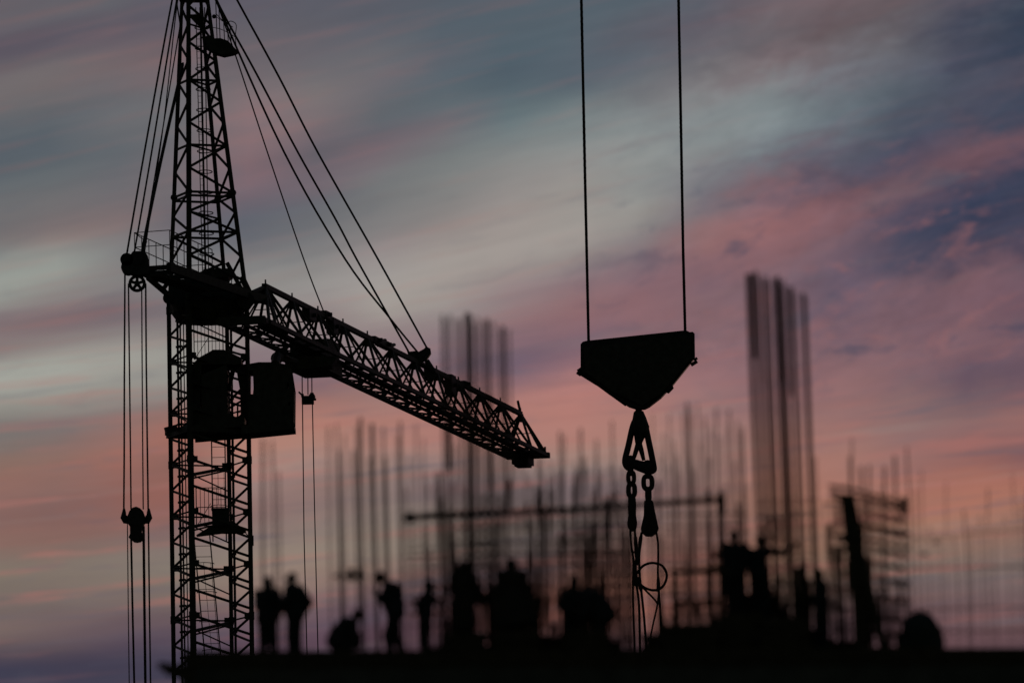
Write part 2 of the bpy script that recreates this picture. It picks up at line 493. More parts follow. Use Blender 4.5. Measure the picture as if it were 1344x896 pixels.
scene.view_settings.view_transform = 'Standard'
scene.view_settings.look = 'None'
scene.view_settings.exposure = 0.0
scene.view_settings.gamma = 1.0
scene.view_settings.use_curve_mapping = False
scene.render.engine = 'CYCLES'
scene.cycles.use_denoising = True
scene.cycles.denoising_input_passes = 'RGB_ALBEDO'
scene.cycles.max_bounces = 6
scene.render.filter_size = 1.25
# ------------------------------------------------------------------ ground
gm = MB()
S_ = 3000
gm.add([(-S_, -S_, 0), (S_, -S_, 0), (S_, S_, 0), (-S_, S_, 0)], [(0, 1, 2, 3)])
go = gm.build('ground', 'ground')
go['kind'] = 'structure'
go['label'] = 'bare dark ground of the building site'

# ------------------------------------------------------------------ tower crane
UNIT = HEAVY
TY = 238.0
TC = P(274, 500, TY)
TC.z = 0
crane = thing('tower_crane', TC, 'tall black lattice tower crane with a long jib, standing at the left', 'crane')
ZP = lambda py: P(274, py, TY).z
MPP = (P(275, 500, TY) - P(274, 500, TY)).length          # metres per photo pixel at the crane
CORN = [Vector((1.25, -.55, 0)), Vector((.55, 1.25, 0)), Vector((-1.25, .55, 0)), Vector((-.55, -1.25, 0))]  # right, far, left, near
UP = Vector((0, 0, 1))
Zt = ZP(404)

# -- mast
mast_lac = MB()
ph = 34 * MPP * 2                                          # panel: two K steps
z0 = ZP(930)
zs = []
z = Zt
while z > 0.3:
    zs.append(z); z -= ph
zs.append(0.3)
rng = random.Random(3)
for i in range(len(zs) - 1):
    zt, zb = zs[i], zs[i + 1]
    for k in range(4):
        a = TC + CORN[k]; b = TC + CORN[(k + 1) % 4]
        at = lambda p, z: Vector((p.x, p.y, z))
        seg = (zt - zb) / 2
        if k != 3: mast_lac.bar(at(a, zt), at(b, zt), .028, 5)
        for h in range(2):
            t0 = zt - h * seg
            if k == 1:
                if h == 0: mast_lac.bar(at(a, t0 - seg), at(b, t0), .024, 5)
                continue
            if k == 3:                                       # near-right face: one long diagonal per half panel
                mast_lac.bar(at(a, t0), at(b, t0 - seg * .72), .045, 5)
                continue
            mast_lac.bar(at(a, t0), at(b, t0 - seg / 2), .042, 5)
            mast_lac.bar(at(b, t0 - seg / 2), at(a, t0 - seg), .042, 5)
        # gusset plates at the nodes
        for p, q in ((a, b), (b, a)):
            d = (q - p).normalized()
            nn = d.cross(UP)
            mast_lac.box(at(p, zt) + d * .13, (.2, .02, .2), (d, nn, UP))
    # cross bar inside
    mast_lac.bar(at(TC + CORN[3], zt - .5), at(TC + CORN[1], zt - .05), .055, 5)
    mast_lac.bar(at(TC + CORN[3], zt - .62), at(TC + CORN[1], zt - .12), .03, 5)
mast = mast_lac.build('mast', 'steel', crane)
for k, r in zip(range(4), (.078, .07, .075, .105)):
    m = MB()
    p = TC + CORN[k]
    m.tube([Vector((p.x, p.y, .0)), Vector((p.x, p.y, Zt + .3))], r, 8)
    for z in zs[::3]:                                       # bolted splices
        m.tube([Vector((p.x, p.y, z - .12)), Vector((p.x, p.y, z + .12))], r * 1.22, 8)
    m.build('mast_leg', 'steel', mast)
for k in range(4):
    m = MB(); m.box(TC + CORN[k] + Vector((0, 0, .17)), (.7, .7, .34)); m.build('base_block', 'concrete', crane)

# collars round the mast
for py, hh in ((567, .22), (330, 0)):
    if not hh: continue
    m = MB()
    zz = ZP(py)
    for k in range(4):
        a = TC + CORN[k] * 1.07; b = TC + CORN[(k + 1) % 4] * 1.07
        a.z = b.z = zz
        m.beam(a, b, .12, hh)
    m.beam(Vector((TC.x - 1.38, TC.y + .4, zz + .05)), Vector((TC.x - .9, TC.y - .3, zz + .05)), .1, .18)
    m.build('collar', 'steel', crane)

# ladder with safety hoops and two inner rails (power cable and lift guide)
def ladder(cx, cy, za, zb, w, hoops, parent, lean=Vector((0, 0, 0))):
    m = MB()
    a = Vector((cx, cy, za)); b = Vector((cx, cy, zb)) + lean
    o = Vector((w / 2, 0, 0))
    m.bar(a - o, b - o, .022, 5); m.bar(a + o, b + o, .022, 5)
    n = int(abs(zb - za) / .33)
    for i in range(1, n):
        c = lerp(a, b, i / n)
        m.bar(c - o, c + o, .012, 4)
    if hoops:
        nh = int(abs(zb - za) / .85)
        hp = []
        for i in range(1, nh):
            c = lerp(a, b, i / nh)
            pts = [c + Vector((-math.cos(t) * w * .62, -math.sin(t) * .55, 0)) for t in [math.pi * j / 8 for j in range(9)]]
            m.tube(pts, .014, 4)
            hp.append(pts)
        for j in (2, 4, 6):
            for i in range(len(hp) - 1): m.bar(hp[i][j], hp[i + 1][j], .010, 4)
    return m.build('ladder', 'dark', parent)

pp = P(287, 640, TY)
ladder(pp.x, TC.y + .15, ZP(710), ZP(572), .42, True, crane)
pp = P(283, 800, TY)
ladder(pp.x + .02, TC.y - .1, ZP(930), ZP(702), .5, True, crane, Vector((-.42, 0, 0)))
for px, y, r in ((236.5, .1, .042), (240.5, -.1, .03), (306.5, .4, .045), (244.5, .1, .02)):
    m = MB()
    p = P(px, 700, TY)
    m.bar(Vector((p.x, TC.y + y, 0.5)), Vector((p.x, TC.y + y, ZP(420))), r, 6)
    for i in range(16):
        zz = ZP(420 + i * 34)
        m.box(Vector((p.x, TC.y + y, zz)), (.13, .1, .06))
    m.build('guide_rail', 'dark', crane)
# inner landing with guard rails, seen just under the slewing frame
def guard(px0, px1, pyb, pyt, y, parent, n=9, mesh=True):
    m = MB()
    a = P(px0, pyb, TY + y); b = P(px1, pyb, TY + y)
    hh = (pyb - pyt) * MPP
    b.z = a.z
    for i in range(n):
        c = lerp(a, b, i / (n - 1))
        m.bar(c, c + UP * hh, .013 if i % 4 else .022, 4)
    for t in (.02, .5, 1.0):
        m.bar(a + UP * hh * t, b + UP * hh * t, .017, 4)
    m.bar(a, lerp(a, b, .5) + UP * hh * .6, .014, 4)
    return m.build('guard_rail', 'dark', parent)
guard(255, 293, 472, 424, -.1, crane, 9)
guard(258, 296, 691, 640, .1, crane, 8)
# landing in the lower mast with a cabinet on it
m = MB()
c0 = P(286, 697, TY)
poly = [P(258, 703, TY), P(279, 690, TY), P(306, 684, TY), P(323, 697, TY), P(318, 699, TY), P(290, 699, TY)]
m.prism(poly, (0, .7, 0))
lf = m.build('landing', 'steel', crane)
m = MB(); cc = P(290, 680, TY - .2)
m.box(cc, (22 * MPP, .7, 21 * MPP)); m.box(cc + UP * .27, (24 * MPP, .76, .06))
m.build('cabinet', 'dark', crane)
m = MB(); cc = P(331, 709, TY - .55)
m.box(cc, (.09, .12, .32)); m.bar(cc, cc + Vector((-.25, 0, .3)), .02, 4)
m.build('bracket', 'dark', crane)

# -- slewing part: turntable, machinery deck, counter jib
m = MB()
zt = ZP(402)
ctr = Vector((TC.x, TC.y, zt))
m.tube([ctr + UP * -.22, ctr + UP * .1], [1.1, 1.2], 28)
m.tube([ctr + UP * -.5, ctr + UP * -.22], [.95, 1.15], 24)
turn = m.build('turntable', 'steel', crane)

# the jib runs level and away from the camera: it sinks towards the horizon by perspective
jzt = P(348, 376, TY + 1.2).z
def at_z(px, py, z):
    lo, hi = 200.0, 400.0
    for _ in range(60):
        mm = (lo + hi) / 2
        if P(px, py, mm).z < z: lo = mm
        else: hi = mm
    return P(px, py, lo)
JA = P(348.6, 376, TY + 1.2)
JB = at_z(683.5, 543, jzt)
JD = (JB - JA).normalized()
JN = UP.cross(JD).normalized()             # to the left of the jib (seen from the camera)
HJ, WJ = 1.46, 1.5
jl = (JB - JA).length
NP = 11

jib_m = MB()
def jt(t): return JA + JD * (jl * t)
def jlo(t, s): return JA + JD * (jl * t) - UP * HJ + JN * (s * WJ / 2)
step = 1.0 / NP
tip_t = 1.0 + .28 * step
for i in range(NP + 1):
    t = i * step
    top = jt(t)
    jib_m.box(top - UP * .14, (.42, .12, .30), (JD, JN, UP))           # gusset
    for s in (-1, 1):
        jib_m.bar(top, jlo(t, s), .036, 5)
        for dt in (-.5, .5):
            if i == 0 and dt < 0: pass
            jib_m.bar(top, jlo(t + dt * step, s), .05, 5) if t + dt * step < tip_t else None
        if i % 3 == 1:
            jib_m.bar(lerp(top, jlo(t, s), .45), lerp(top, jlo(t + .5 * step, s), .45), .016, 4)
            jib_m.bar(lerp(top, jlo(t, s), .7), lerp(top, jlo(t + .5 * step, s), .7), .014, 4)
    jib_m.bar(lerp(top, jlo(t, -1), .5), lerp(top, jlo(t, 1), .5), .02, 4)
# floor lacing: zigzag on the near side, battens on the far side, walkway between
nl = int((tip_t + .40 * step) / (step / 4))
for i in range(nl):
    t = -.45 * step + i * step / 4
    p, q = (1, .2) if i % 2 else (.2, 1)
    jib_m.bar(jlo(t, p), jlo(t + step / 4, q), .034, 4)
    if i % 2 == 0:
        jib_m.beam(jlo(t, -1), jlo(t, -.5), .45, .04)
        jib_m.bar(jlo(t, 1), jlo(t, -1), .03, 4)
jib = jib_m.build('jib', 'steel', crane)
m = MB(); m.beam(jt(-.06 * step), jt(1.0), .15, .15)
for i in range(NP + 1): m.bar(jt(i * step), jt(i * step) + UP * .22 - JD * .03, .028, 5)
m.build('top_chord', 'steel', jib)
for s in (-1, 1):
    m = MB(); m.beam(jlo(-.75 * step, s), jlo(tip_t, s), .13, .13)
    m.build('lower_chord', 'steel', jib)
for s in (.2, -.5):
    m = MB(); m.beam(jlo(-.75 * step, s), jlo(tip_t, s), .08, .09)
    m.build('trolley_rail', 'steel', jib)
# walkway between the rails
m = MB()
nb = 44
wl = (tip_t + .4 * step) * jl / nb
for i in range(nb):
    t = -.4 * step + (i + .5) * (tip_t + .4 * step) / nb
    m.box(jlo(t, -.15) + UP * .06, (wl * (.97 if i % 2 else .86), .38, .03), (JD, JN, UP))
m.bar(jlo(-.4 * step, -.15) + UP * .06, jlo(tip_t, -.15) + UP * .06, .03, 4)
m.build('walkway', 'steel', jib)
# tip: raking struts and end frame
m = MB()
for s in (-1, 1):
    m.bar(jt(1.0), jlo(tip_t, s), .055, 6)
    m.bar(jt(1.0), jlo(1 + .12 * step, s), .035, 5)
m.bar(jt(1.0), jt(1.0) + UP * .42 - JD * .5, .05, 6)
m.beam(jlo(tip_t, 1.02), jlo(tip_t, -1.12), .3, .2, UP)
m.beam(jlo(1 - .1 * step, 1.0), jlo(1 - .1 * step, -1.0), .3, .14, UP)
m.box(jlo(tip_t - .12 * step, .1) - UP * .2, (1.1, .62, .34), (JD, JN, UP))
m.box(jlo(tip_t - .12 * step, .1) - UP * .40, (.8, .5, .1), (JD, JN, UP))
for k_ in (-.9, -.6): m.bar(jlo(tip_t, k_), jlo(tip_t, k_) + UP * .32, .045, 5)
m.build('jib_tip', 'steel', jib)
# root: raking frame between the tower and the first node
m = MB()
rt = Vector((TC.x + 1.15, TC.y - .2, 0))
rr = P(330, 387, TY)
for dx, dy in ((0, -.5), (0, .6)):
    m.bar(Vector((rr.x - .1, rr.y + dy, rr.z - .05)), JA, .075, 6)
for s in (-1, 1):
    m.bar(JA, jlo(-.75 * step, s), .06, 6)
    m.bar(JA, jlo(-.35 * step, s), .035, 5)
    m.bar(JA, jlo(-.15 * step, s), .03, 5)
    for u in (.25, .5, .75):
        m.bar(lerp(JA, jlo(-.75 * step, s), u), lerp(JA, jlo(-.3 * step, s), u), .02, 4)
m.beam(jlo(-.9 * step, 1), jlo(-.9 * step, -1), .2, .25)
m.beam(jlo(-.9 * step, 1), jlo(-.2 * step, .9), .16, .14)
m.beam(jlo(-.9 * step, -.9), jlo(.1 * step, -.7), .2, .16)
m.build('jib_root', 'steel', jib)
# hoist gear boxes and lamp stubs along the top chord
for px, py, sx, sz in ((407, 409, .5, .36), (427, 417, .3, .22), (437, 425, .34, .5), (493, 446, .55, .16), (505, 452, .9, .22), (592, 510, .4, .7), (609, 510, .25, .2)):
    t = (px - 348.6) / (683.5 - 348.6)
    # nearest chord station to that column
    best = min((abs((u := k / 400)) * 0 + (P_ := (jt(u) - CAM / UNIT)).dot(camr) / P_.dot(fwd) * F + 672 - px, u) if False else (abs((jt(k / 400) - CAM / UNIT).dot(camr) / (jt(k / 400) - CAM / UNIT).dot(fwd) * F + 672 - px), k / 400) for k in range(401))[1]
    m = MB()
    c = jt(best) + JN * .02
    off = -.22 if sz > .3 else .05
    m.box(c + UP * off, (sx * 2.0, .26, sz), (JD, JN, UP))
    m.bar(c + UP * off - JN * .25, c + UP * off + JN * .25, .07, 8)
    if sx > .5: m.bar(c, c + UP * .22 + JD * 1.6, .06, 6)
    m.build('rope_guide', 'dark', jib)

# trolley under the jib with its bracket towards the cab
def jt_at(px, s=0):
    k = min(range(-40, 441), key=lambda k: abs((jlo(k / 400, s) - CAM / UNIT).dot(camr) / (jlo(k / 400, s) - CAM / UNIT).dot(fwd) * F + 672 - px))
    return k / 400
tt = jt_at(412, .3)
m = MB()
tcn = jlo(tt, .3)
m.box(tcn - UP * .28, (2.9, 1.25, .4), (JD, JN, UP))
m.box(tcn + UP * .28 + JD * .8, (1.6, 1.0, .7), (JD, JN, UP))
m.box(tcn + UP * .12 - JD * .9, (1.1, .9, .55), (JD, JN, UP))
for dj in (-1.1, 1.1):
    for s in (-.55, .55):
        m.disc(tcn + JD * dj + JN * s - UP * .1, JN, .2, .1, 16)
m.prism([P(391, 470, TY + 5), P(444, 470, TY + 5), P(436, 482, TY + 5), P(407, 486, TY + 5), P(383, 487, TY + 5)], (0, 1.2, 0))
trol = m.build('trolley', 'steel', crane)
m = MB()
m.bar(P(362, 467, TY + 1.5), P(388, 475, TY + 4), .12, 8)
m.ball(P(363.5, 470, TY + 1.5), .2)
m.bar(P(361, 478, TY + .5), P(364, 466, TY + 1.4), .14, 8)
m.bar(P(374, 466, TY + 1.8), P(389, 474, TY + 4), .05, 6)
m.build('cab_arm', 'steel', crane)

# counter jib
m = MB()
K0 = P(177, 343, TY - 7)
zc = P(300, 389, TY).z
ca = at_z(195, 349, zc + .1)
cj0 = P(200, 352, TY - 6); cj1 = P(330, 396, TY + .6)
jd = (cj1 - cj0).normalized(); jn = UP.cross(jd).normalized()
for s in (-.55, .55):
    m.beam(cj0 + jn * s, cj1 + jn * s, .16, .27)
for i in range(9):
    c = lerp(cj0, cj1, i / 8)
    m.beam(c - jn * .55, c + jn * .55, .12, .14)
m.beam(P(194, 364, TY - 6.2), P(222, 388, TY - 3), .12, .14)
m.beam(P(213, 381, TY - 4.2), P(224, 366, TY - 3), .1, .1)
m.beam(cj0 - UP * .22, lerp(cj0, cj1, .5) - UP * .2, .5, .05)
cj = m.build('counter_jib', 'steel', crane)
# winch house and drums on the counter jib
m = MB()
poly = [P(236, 384, TY), P(246, 374, TY), P(262, 370, TY), P(284, 377, TY), P(304, 380, TY), P(318, 386, TY),
        P(322, 402, TY), P(312, 410, TY), P(288, 419, TY), P(266, 417, TY), P(252, 406, TY), P(238, 398, TY)]
m.prism(poly, (0, 1.0, 0))
m.build('winch_house', 'steel', crane)
m = MB()
m.tube([P(222, 391, TY - 1.1), P(222, 391, TY + 1.1)], .2, 16)
m.tube([P(240, 386, TY - 1.2), P(240, 386, TY + 1.2)], .42, 20)
m.tube([P(322, 394, TY - 1.0), P(322, 394, TY + 1.0)], .28, 20)
m.build('winch_drum', 'dark', crane)
m = MB()
m.prism([P(268, 356, TY), P(302, 355, TY), P(305, 363, TY), P(300, 366, TY), P(265, 369, TY)], (0, 1.2, 0))
m.bar(P(279, 366, TY), P(279, 380, TY), .02, 4); m.bar(P(304, 364, TY), P(304, 380, TY), .02, 4)
m.prism([P(288, 374, TY), P(294, 370, TY), P(301, 373, TY), P(306, 382, TY), P(288, 382, TY)], (0, .8, 0))
m.build('upper_landing', 'steel', crane)
# guard rail of the counter jib
m = MB()
ra = P(200, 344, TY - 6); rb = P(256, 369, TY - 2.6)
for s in (-.6, .6):
    o = jn * s
    for i in range(7):
        c = lerp(ra, rb, i / 6) + o
        m.bar(c - UP * .1, c + UP * .95, .018, 4)
    for hh in (.05, .5, .95): m.bar(ra + o + UP * hh, rb + o + UP * hh, .016, 4)
for i in (0, 6): m.bar(lerp(ra, rb, i / 6) - jn * .6 + UP * .5, lerp(ra, rb, i / 6) + jn * .6 + UP * .5, .016, 4)
m.bar(ra - jn * .6 + UP * .95, ra + jn * .6 + UP * .95, .016, 4)
m.bar(ra + jn * .6 + UP * .95, P(193, 318, TY - 6.4), .014, 4)
m.build('guard_rail', 'dark', cj)
# sheave nest at the end of the counter jib
m = MB()
poly = [P(163, 339, TY - 7), P(166, 334.5, TY - 7), P(171, 336, TY - 7), P(175, 331, TY - 7), P(190, 330.5, TY - 7), P(194, 336, TY - 7),
        P(196, 349, TY - 7), P(193, 360, TY - 7), P(182, 362, TY - 7), P(168, 360, TY - 7), P(163, 352, TY - 7)]
def plate(dy):
    mm = [p + Vector((0, dy, 0)) for p in poly]
    m.prism(mm, (0, .05, 0))
m.prism([p for p in poly], (0, .5, 0))
sh = m.build('sheave_frame', 'dark', cj)
m = MB()
wc = P(180, 372, TY - 7)
m.ring(wc, (0, 1, 0), .22, .055, 24, 6)
m.disc(wc, (0, 1, 0), .085, .3, 14)
for a in range(5):
    d = Vector((math.cos(a * 1.257 + .3), 0, math.sin(a * 1.257 + .3)))
    m.beam(wc + d * .06, wc + d * .21, .09, .05, Vector((0, 1, 0)))
m.build('sheave', 'dark', sh)
m = MB()
for px, py in ((167, 342), (180, 341), (168, 352)):
    m.disc(P(px, py, TY - 7), (0, 1, 0), .2, .62, 20)
m.build('sheave', 'dark', sh)

# -- tower head: tapered lattice above the slewing frame
head = MB()
def hq(py):
    """corner points of the head at photo row py"""
    z = ZP(py)
    f = (py + 95.0) / 499.0
    hw = 52.5 - (404 - py) * .0955 if py > 200 else None
    half = 9 + (52.5 - 9) * max(0, (py + 95) / 499.0) ** 1.0
    cx = 273.5 - (404 - py) * .0445
    c = P(cx, py, TY)
    k = half / 52.5
    nsh = 1.0
    return [Vector((c.x + q.x * k, TC.y + q.y * k, z)) for q in CORN]
rows = [404, 372, 340, 308, 282, 256, 224, 194, 164, 136, 108, 82, 58, 34, 10, -14, -38, -62, -90]
for i in range(len(rows) - 1):
    q0 = hq(rows[i]); q1 = hq(rows[i + 1])
    for k in range(4):
        a0, b0 = q0[k], q0[(k + 1) % 4]; a1, b1 = q1[k], q1[(k + 1) % 4]
        if k == 1 and rows[i] < 300: continue
        if i % 2 == 0:
            head.bar(a0, b1, .045, 5)
        else:
            head.bar(b0, a1, .045, 5)
        if rows[i] in (404, 308, 256, 194, 108):
            head.bar(a0, b0, .042, 5)
    if i % 3 == 1: head.bar(q0[3], q0[1], .035, 5)
headq = hq(256)
for p in headq: head.ball(p, .115, None, 10, 6)
for k in range(4):
    a, b = headq[k], headq[(k + 1) % 4]
    head.bar(a + UP * -.12, b + UP * -.12, .04, 5)
hd = head.build('tower_head', 'steel', crane)
for k, r in zip(range(4), (.075, .068, .07, .088)):
    m = MB()
    m.tube([hq(py)[k] for py in rows], [r * (1 if py > 60 else .85) for py in rows], 8)
    m.build('head_leg', 'steel', hd)
# foot of the head on the right flares out to the jib
m = MB()
m.bar(P(318, 365, TY - .5), P(331, 392, TY + .3), .1, 6)
m.bar(P(298, 345, TY + .5), P(326, 396, TY + .3), .07, 6)
m.build('head_stay', 'steel', hd)
# ladder inside the head
m = MB()
for px0, px1, r in ((257, 266, .016), (263, 270, .035), (268.5, 274, .018)):
    m.bar(P(px0, 10, TY - .1), P(px1, 365, TY - .1), r, 5)
n = 84
for i in range(n):
    py = 14 + i * 350 / n
    a = P(257 + (py - 10) * 9 / 355, py, TY - .1); b = P(263 + (py - 10) * 7 / 355, py, TY - .1)
    if i % 2: m.bar(a, b, .009, 4)
for i in range(13):
    py = 36 + i * 27
    xc = 264.5 + (py - 10) * 7.5 / 355
    c = P(xc, py, TY - .25)
    w = 9.5 * MPP
    pts = [c + Vector((w * math.cos(t), .4 * math.sin(t), -.015)) for t in [2 * math.pi * j / 14 for j in range(14)]]
    m.tube(pts, .018, 4, True)
m.build('ladder', 'dark', hd)
# solid bracing plates near the top
for pl, dd in (([(233, -4), (273, -4), (270, 2), (236, 2)], .6), ([(247, 20), (265, 20), (268, 36), (258, 32)], .3), ([(265, 50), (278, 48), (278, 56), (268, 60)], .5)):
    m = MB(); m.prism([P(x, y, TY) for x, y in pl], (0, dd, 0)); m.build('head_plate', 'steel', hd)
m = MB()
top = P(252, -92, TY)
m.box(top, (.9, 1.2, .5)); m.disc(top + UP * .3, (0, 1, 0), .35, .5, 20)
m.disc(top + UP * .1 + Vector((.4, 0, 0)), (0, 1, 0), .3, .7, 20)
m.build('head_sheave', 'dark', hd)
# service platform hung on the head
m = MB()
m.prism([P(271, 53, TY - .1), P(290, 52.5, TY - .1), P(300, 56, TY - .1), P(312, 69, TY - .1), P(306, 71.5, TY - .1), P(294, 74, TY - .1), P(283, 71, TY - .1), P(271, 64, TY - .1)], (0, .7, 0))
plat = m.build('platform', 'steel', crane)
m = MB()
for px, pt, y in ((284, -2, -.5), (288, 4, .5), (294, 20, -.6), (299, 28, .5), (303, 36, -.6)):
    m.bar(P(px + 1, 55 + max(0, (px - 290) * .7), TY + y), P(px - 1, pt, TY + y), .02, 4)
m.tube(bez([P(283, 18, TY - .6), P(296, 30, TY - .6), P(303, 28, TY - .6), P(310, 33, TY - .6), P(309, 48, TY - .5), P(310.5, 66, TY - .4)], 4), .017, 4)
m.tube(bez([P(276, 36, TY - .6), P(288, 38, TY - .6), P(301, 44, TY - .6), P(310, 50, TY - .6)], 4), .014, 4)
m.tube(bez([P(281, 20, TY + .5), P(292, 28, TY + .5), P(306, 36, TY + .5)], 4), .014, 4)
m.ball(P(281, 22, TY - .6), .07)
m.build('guard_rail', 'dark', plat)

# -- pendant ropes between head and jib, and head and counter jib
apex = lambda px, py, dy=0: P(px, py, TY + dy)
def rope(pts, r, nm='pendant_rope', par=None, n=6):
    m = MB(); m.tube(bez(pts, n), r, 6)
    return m.build(nm, 'rope', par or crane)
eqt = JA + JD * jl * ((550 - 348.6) / 335) 
def on_jib(px, py):
    k = min(range(0, 401), key=lambda k: abs((jt(k / 400) - CAM / UNIT).dot(camr) / (jt(k / 400) - CAM / UNIT).dot(fwd) * F + 672 - px))
    return P(px, py, jt(k / 400).y)
def along(pts, y0, y1):
    n = len(pts)
    y = [y0 + (y1 - y0) * (p[1] - pts[0][1]) / (pts[-1][1] - pts[0][1]) for p in pts]
    return [P(p[0], p[1], yy) for p, yy in zip(pts, y)]
yb = on_jib(552, 458).y
rope(along([(262, -92), (311, 0), (365.5, 100), (417, 200), (496, 340), (560, 456)], TY, yb), .034)
rope(along([(258, -60), (287, 9), (373, 200), (453, 340), (513, 419), (548, 462)], TY, yb - .3), .034)
rope(along([(258, -60), (289, 10), (336, 96), (391, 200), (440, 287), (468, 340), (513, 420), (536, 461)], TY, yb - .3), .034)
rope(along([(262, -60), (285, 5), (308.5, 71), (351, 200), (398.6, 340), (426, 412)], TY, on_jib(426, 412).y), .022)
rope(along([(426, 412), (431, 432), (434, 445)], on_jib(426, 412).y, on_jib(426, 412).y + .2), .02)
yc = TY - 7
rope(along([(246, -92), (226, 0), (189.5, 200), (167, 330), (166, 337)], TY, yc), .03)
rope(along([(248, -92), (232, 0), (199, 200), (176.5, 330)], TY, yc), .028)
rope(along([(237, 30), (234.5, 45), (208.5, 200), (187, 329)], TY - .3, yc), .022)
rope(along([(239, 85), (237.5, 95), (213.5, 200), (189.5, 315), (188, 331)], TY - .3, yc), .052)
rope(along([(231, -2), (238, 42)], TY - .5, TY - .3), .026)
rope(along([(245, -60), (232, 10), (215, 160), (196, 290), (190, 330)], TY, yc), .018)
# equaliser lug
m = MB()
ec = on_jib(550, 464)
poly = [(533, 457), (537.5, 462), (546, 461), (548, 463), (557, 458), (559, 455), (565, 458), (566, 464), (560, 473), (553, 475), (545, 472), (537, 469)]
m.prism([P(x, y, ec.y) for x, y in poly], (0, .35, 0))
m.bar(P(538, 470, ec.y), P(566, 484, ec.y), .05, 6); m.bar(P(560, 473, ec.y), P(569, 487, ec.y), .09, 6)
m.prism([P(556, 483, ec.y + .2), P(568, 480, ec.y + .2), P(573, 492, ec.y + .2), P(566, 500, ec.y + .2), P(557, 499, ec.y + .2)], (0, .3, 0))
m.build('rope_equaliser', 'dark', jib)

# -- cabs
def profile(pts, Y, depth, name, parent, mt='steel'):
    m = MB(); m.prism([P(x, y, Y) for x, y in pts], (0, depth, 0))
    return m.build(name, mt, parent)

# operator's cab (right): solid shell of plates round a glazed opening
CY = TY - .6
cab_o = [(327, 481), (340, 479), (360, 478), (372, 479.5), (382, 486), (385, 500), (387, 516), (386.8, 540), (386.5, 566), (327, 571)]
m = MB()
def shell_with_holes(m, outer_rows, Y, depth):
    """rows: list of (y, [(x0,x1),...]) spans, neighbouring rows joined into plates"""
    for (ya, sa), (yb_, sb) in zip(outer_rows[:-1], outer_rows[1:]):
        for (a0, a1), (b0, b1) in zip(sa, sb):
            m.prism([P(a0, ya, Y), P(a1, ya, Y), P(b1, yb_, Y), P(b0, yb_, Y)], (0, depth, 0))
# upper, window and lower bands; the slit on the left and two small panes on the right stay open
shell_with_holes(m, [(478.6, [(340, 362)]), (481, [(327, 374)]), (486, [(327, 382)]), (490.2, [(327, 383)])], CY, 1.5)
shell_with_holes(m, [(490.2, [(327, 328.4), (333, 384)]), (506, [(327, 328.2), (333.6, 378)]), (513, [(327, 328.2), (333.8, 378)]), (520.5, [(327, 328.6), (333, 378)])], CY, 1.5)
shell_with_holes(m, [(506, [(380.5, 386)]), (513, [(380.2, 386.6)])], CY, 1.5)
shell_with_holes(m, [(490.2, [(384, 384.02)]), (506, [(378, 386)])], CY, 1.5)
shell_with_holes(m, [(513, [(378, 386.6)]), (520.5, [(378, 387)])], CY, 1.5)
shell_with_holes(m, [(520.5, [(327, 387)]), (531, [(327, 387)])], CY, 1.5)
shell_with_holes(m, [(531, [(327, 379), (382, 387)]), (535.5, [(327, 379), (382, 387)])], CY, 1.5)
shell_with_holes(m, [(535.5, [(327, 387)]), (566, [(327, 386.4)])], CY, 1.5)
m.prism([P(318, 562, CY), P(387, 558, CY), P(387.5, 566, CY), P(318, 573, CY)], (0, 1.7, 0))
cab = m.build('operator_cab', 'steel', crane)
for pts in ([(328, 490.2), (333.6, 490.2), (334, 520.5), (328, 520.5)], [(378, 506), (380.6, 506), (380.4, 513), (378, 513)], [(379, 531), (382, 531), (382, 535.5), (379, 535.5)]):
    profile(pts, CY, .02, 'window', cab, 'glass')
m = MB()
m.bar(P(329, 481, CY + .3), P(360, 477, CY + .3), .03, 5); m.bar(P(383, 487, CY - .8), P(387.5, 516, CY - .8), .025, 5)
m.bar(P(387.5, 516, CY - .8), P(387.2, 560, CY - .8), .02, 5)
m.build('cab_trim', 'dark', cab)
# machinery cabin inside / in front of the mast (left)
LY = TY - .2
m = MB()
shell_with_holes(m, [(462.5, [(281, 295)]), (466, [(275, 303)]), (473, [(262, 318)]), (481.5, [(254, 318)])], LY, 1.6)
shell_with_holes(m, [(481.5, [(252, 299)]), (496, [(252, 264.4)])], LY, 1.6)
m.prism([P(265.6, 481.5, LY), P(299, 481.5, LY), P(299, 515, LY), P(265.6, 518, LY)], (0, 1.6, 0))
m.prism([P(252, 496, LY), P(264.2, 496, LY), P(264.2, 537, LY), P(252, 537, LY)], (0, 1.6, 0))
m.prism([P(265.6, 518, LY), P(299, 515, LY), P(300, 545, LY), P(266.4, 537, LY)], (0, 1.6, 0))
m.prism([P(252, 537, LY), P(266, 537, LY), P(300, 545, LY), P(310, 550, LY), P(322, 550, LY), P(322, 563, LY), P(252, 567, LY)], (0, 1.6, 0))
m.prism([P(310, 482, LY + .3), P(327, 480, LY + .3), P(327, 550, LY + .3), P(317, 550, LY + .3), P(316, 515, LY + .3)], (0, 1.2, 0))
lc = m.build('machinery_cabin', 'steel', crane)
m = MB()
m.bar(P(300, 513, LY), P(307, 483, LY), .07, 6)
m.bar(P(300, 511, LY), P(317, 517, LY), .045, 6); m.bar(P(300, 536, LY), P(317, 526, LY), .035, 6)
m.bar(P(302, 541, LY), P(317, 541, LY), .02, 4); m.bar(P(305, 514, LY), P(304, 545, LY), .012, 4); m.bar(P(312, 532, LY), P(312, 550, LY), .03, 5)
m.bar(P(300, 521, LY), P(317, 521, LY), .012, 4)
m.build('cabin_brace', 'dark', lc)
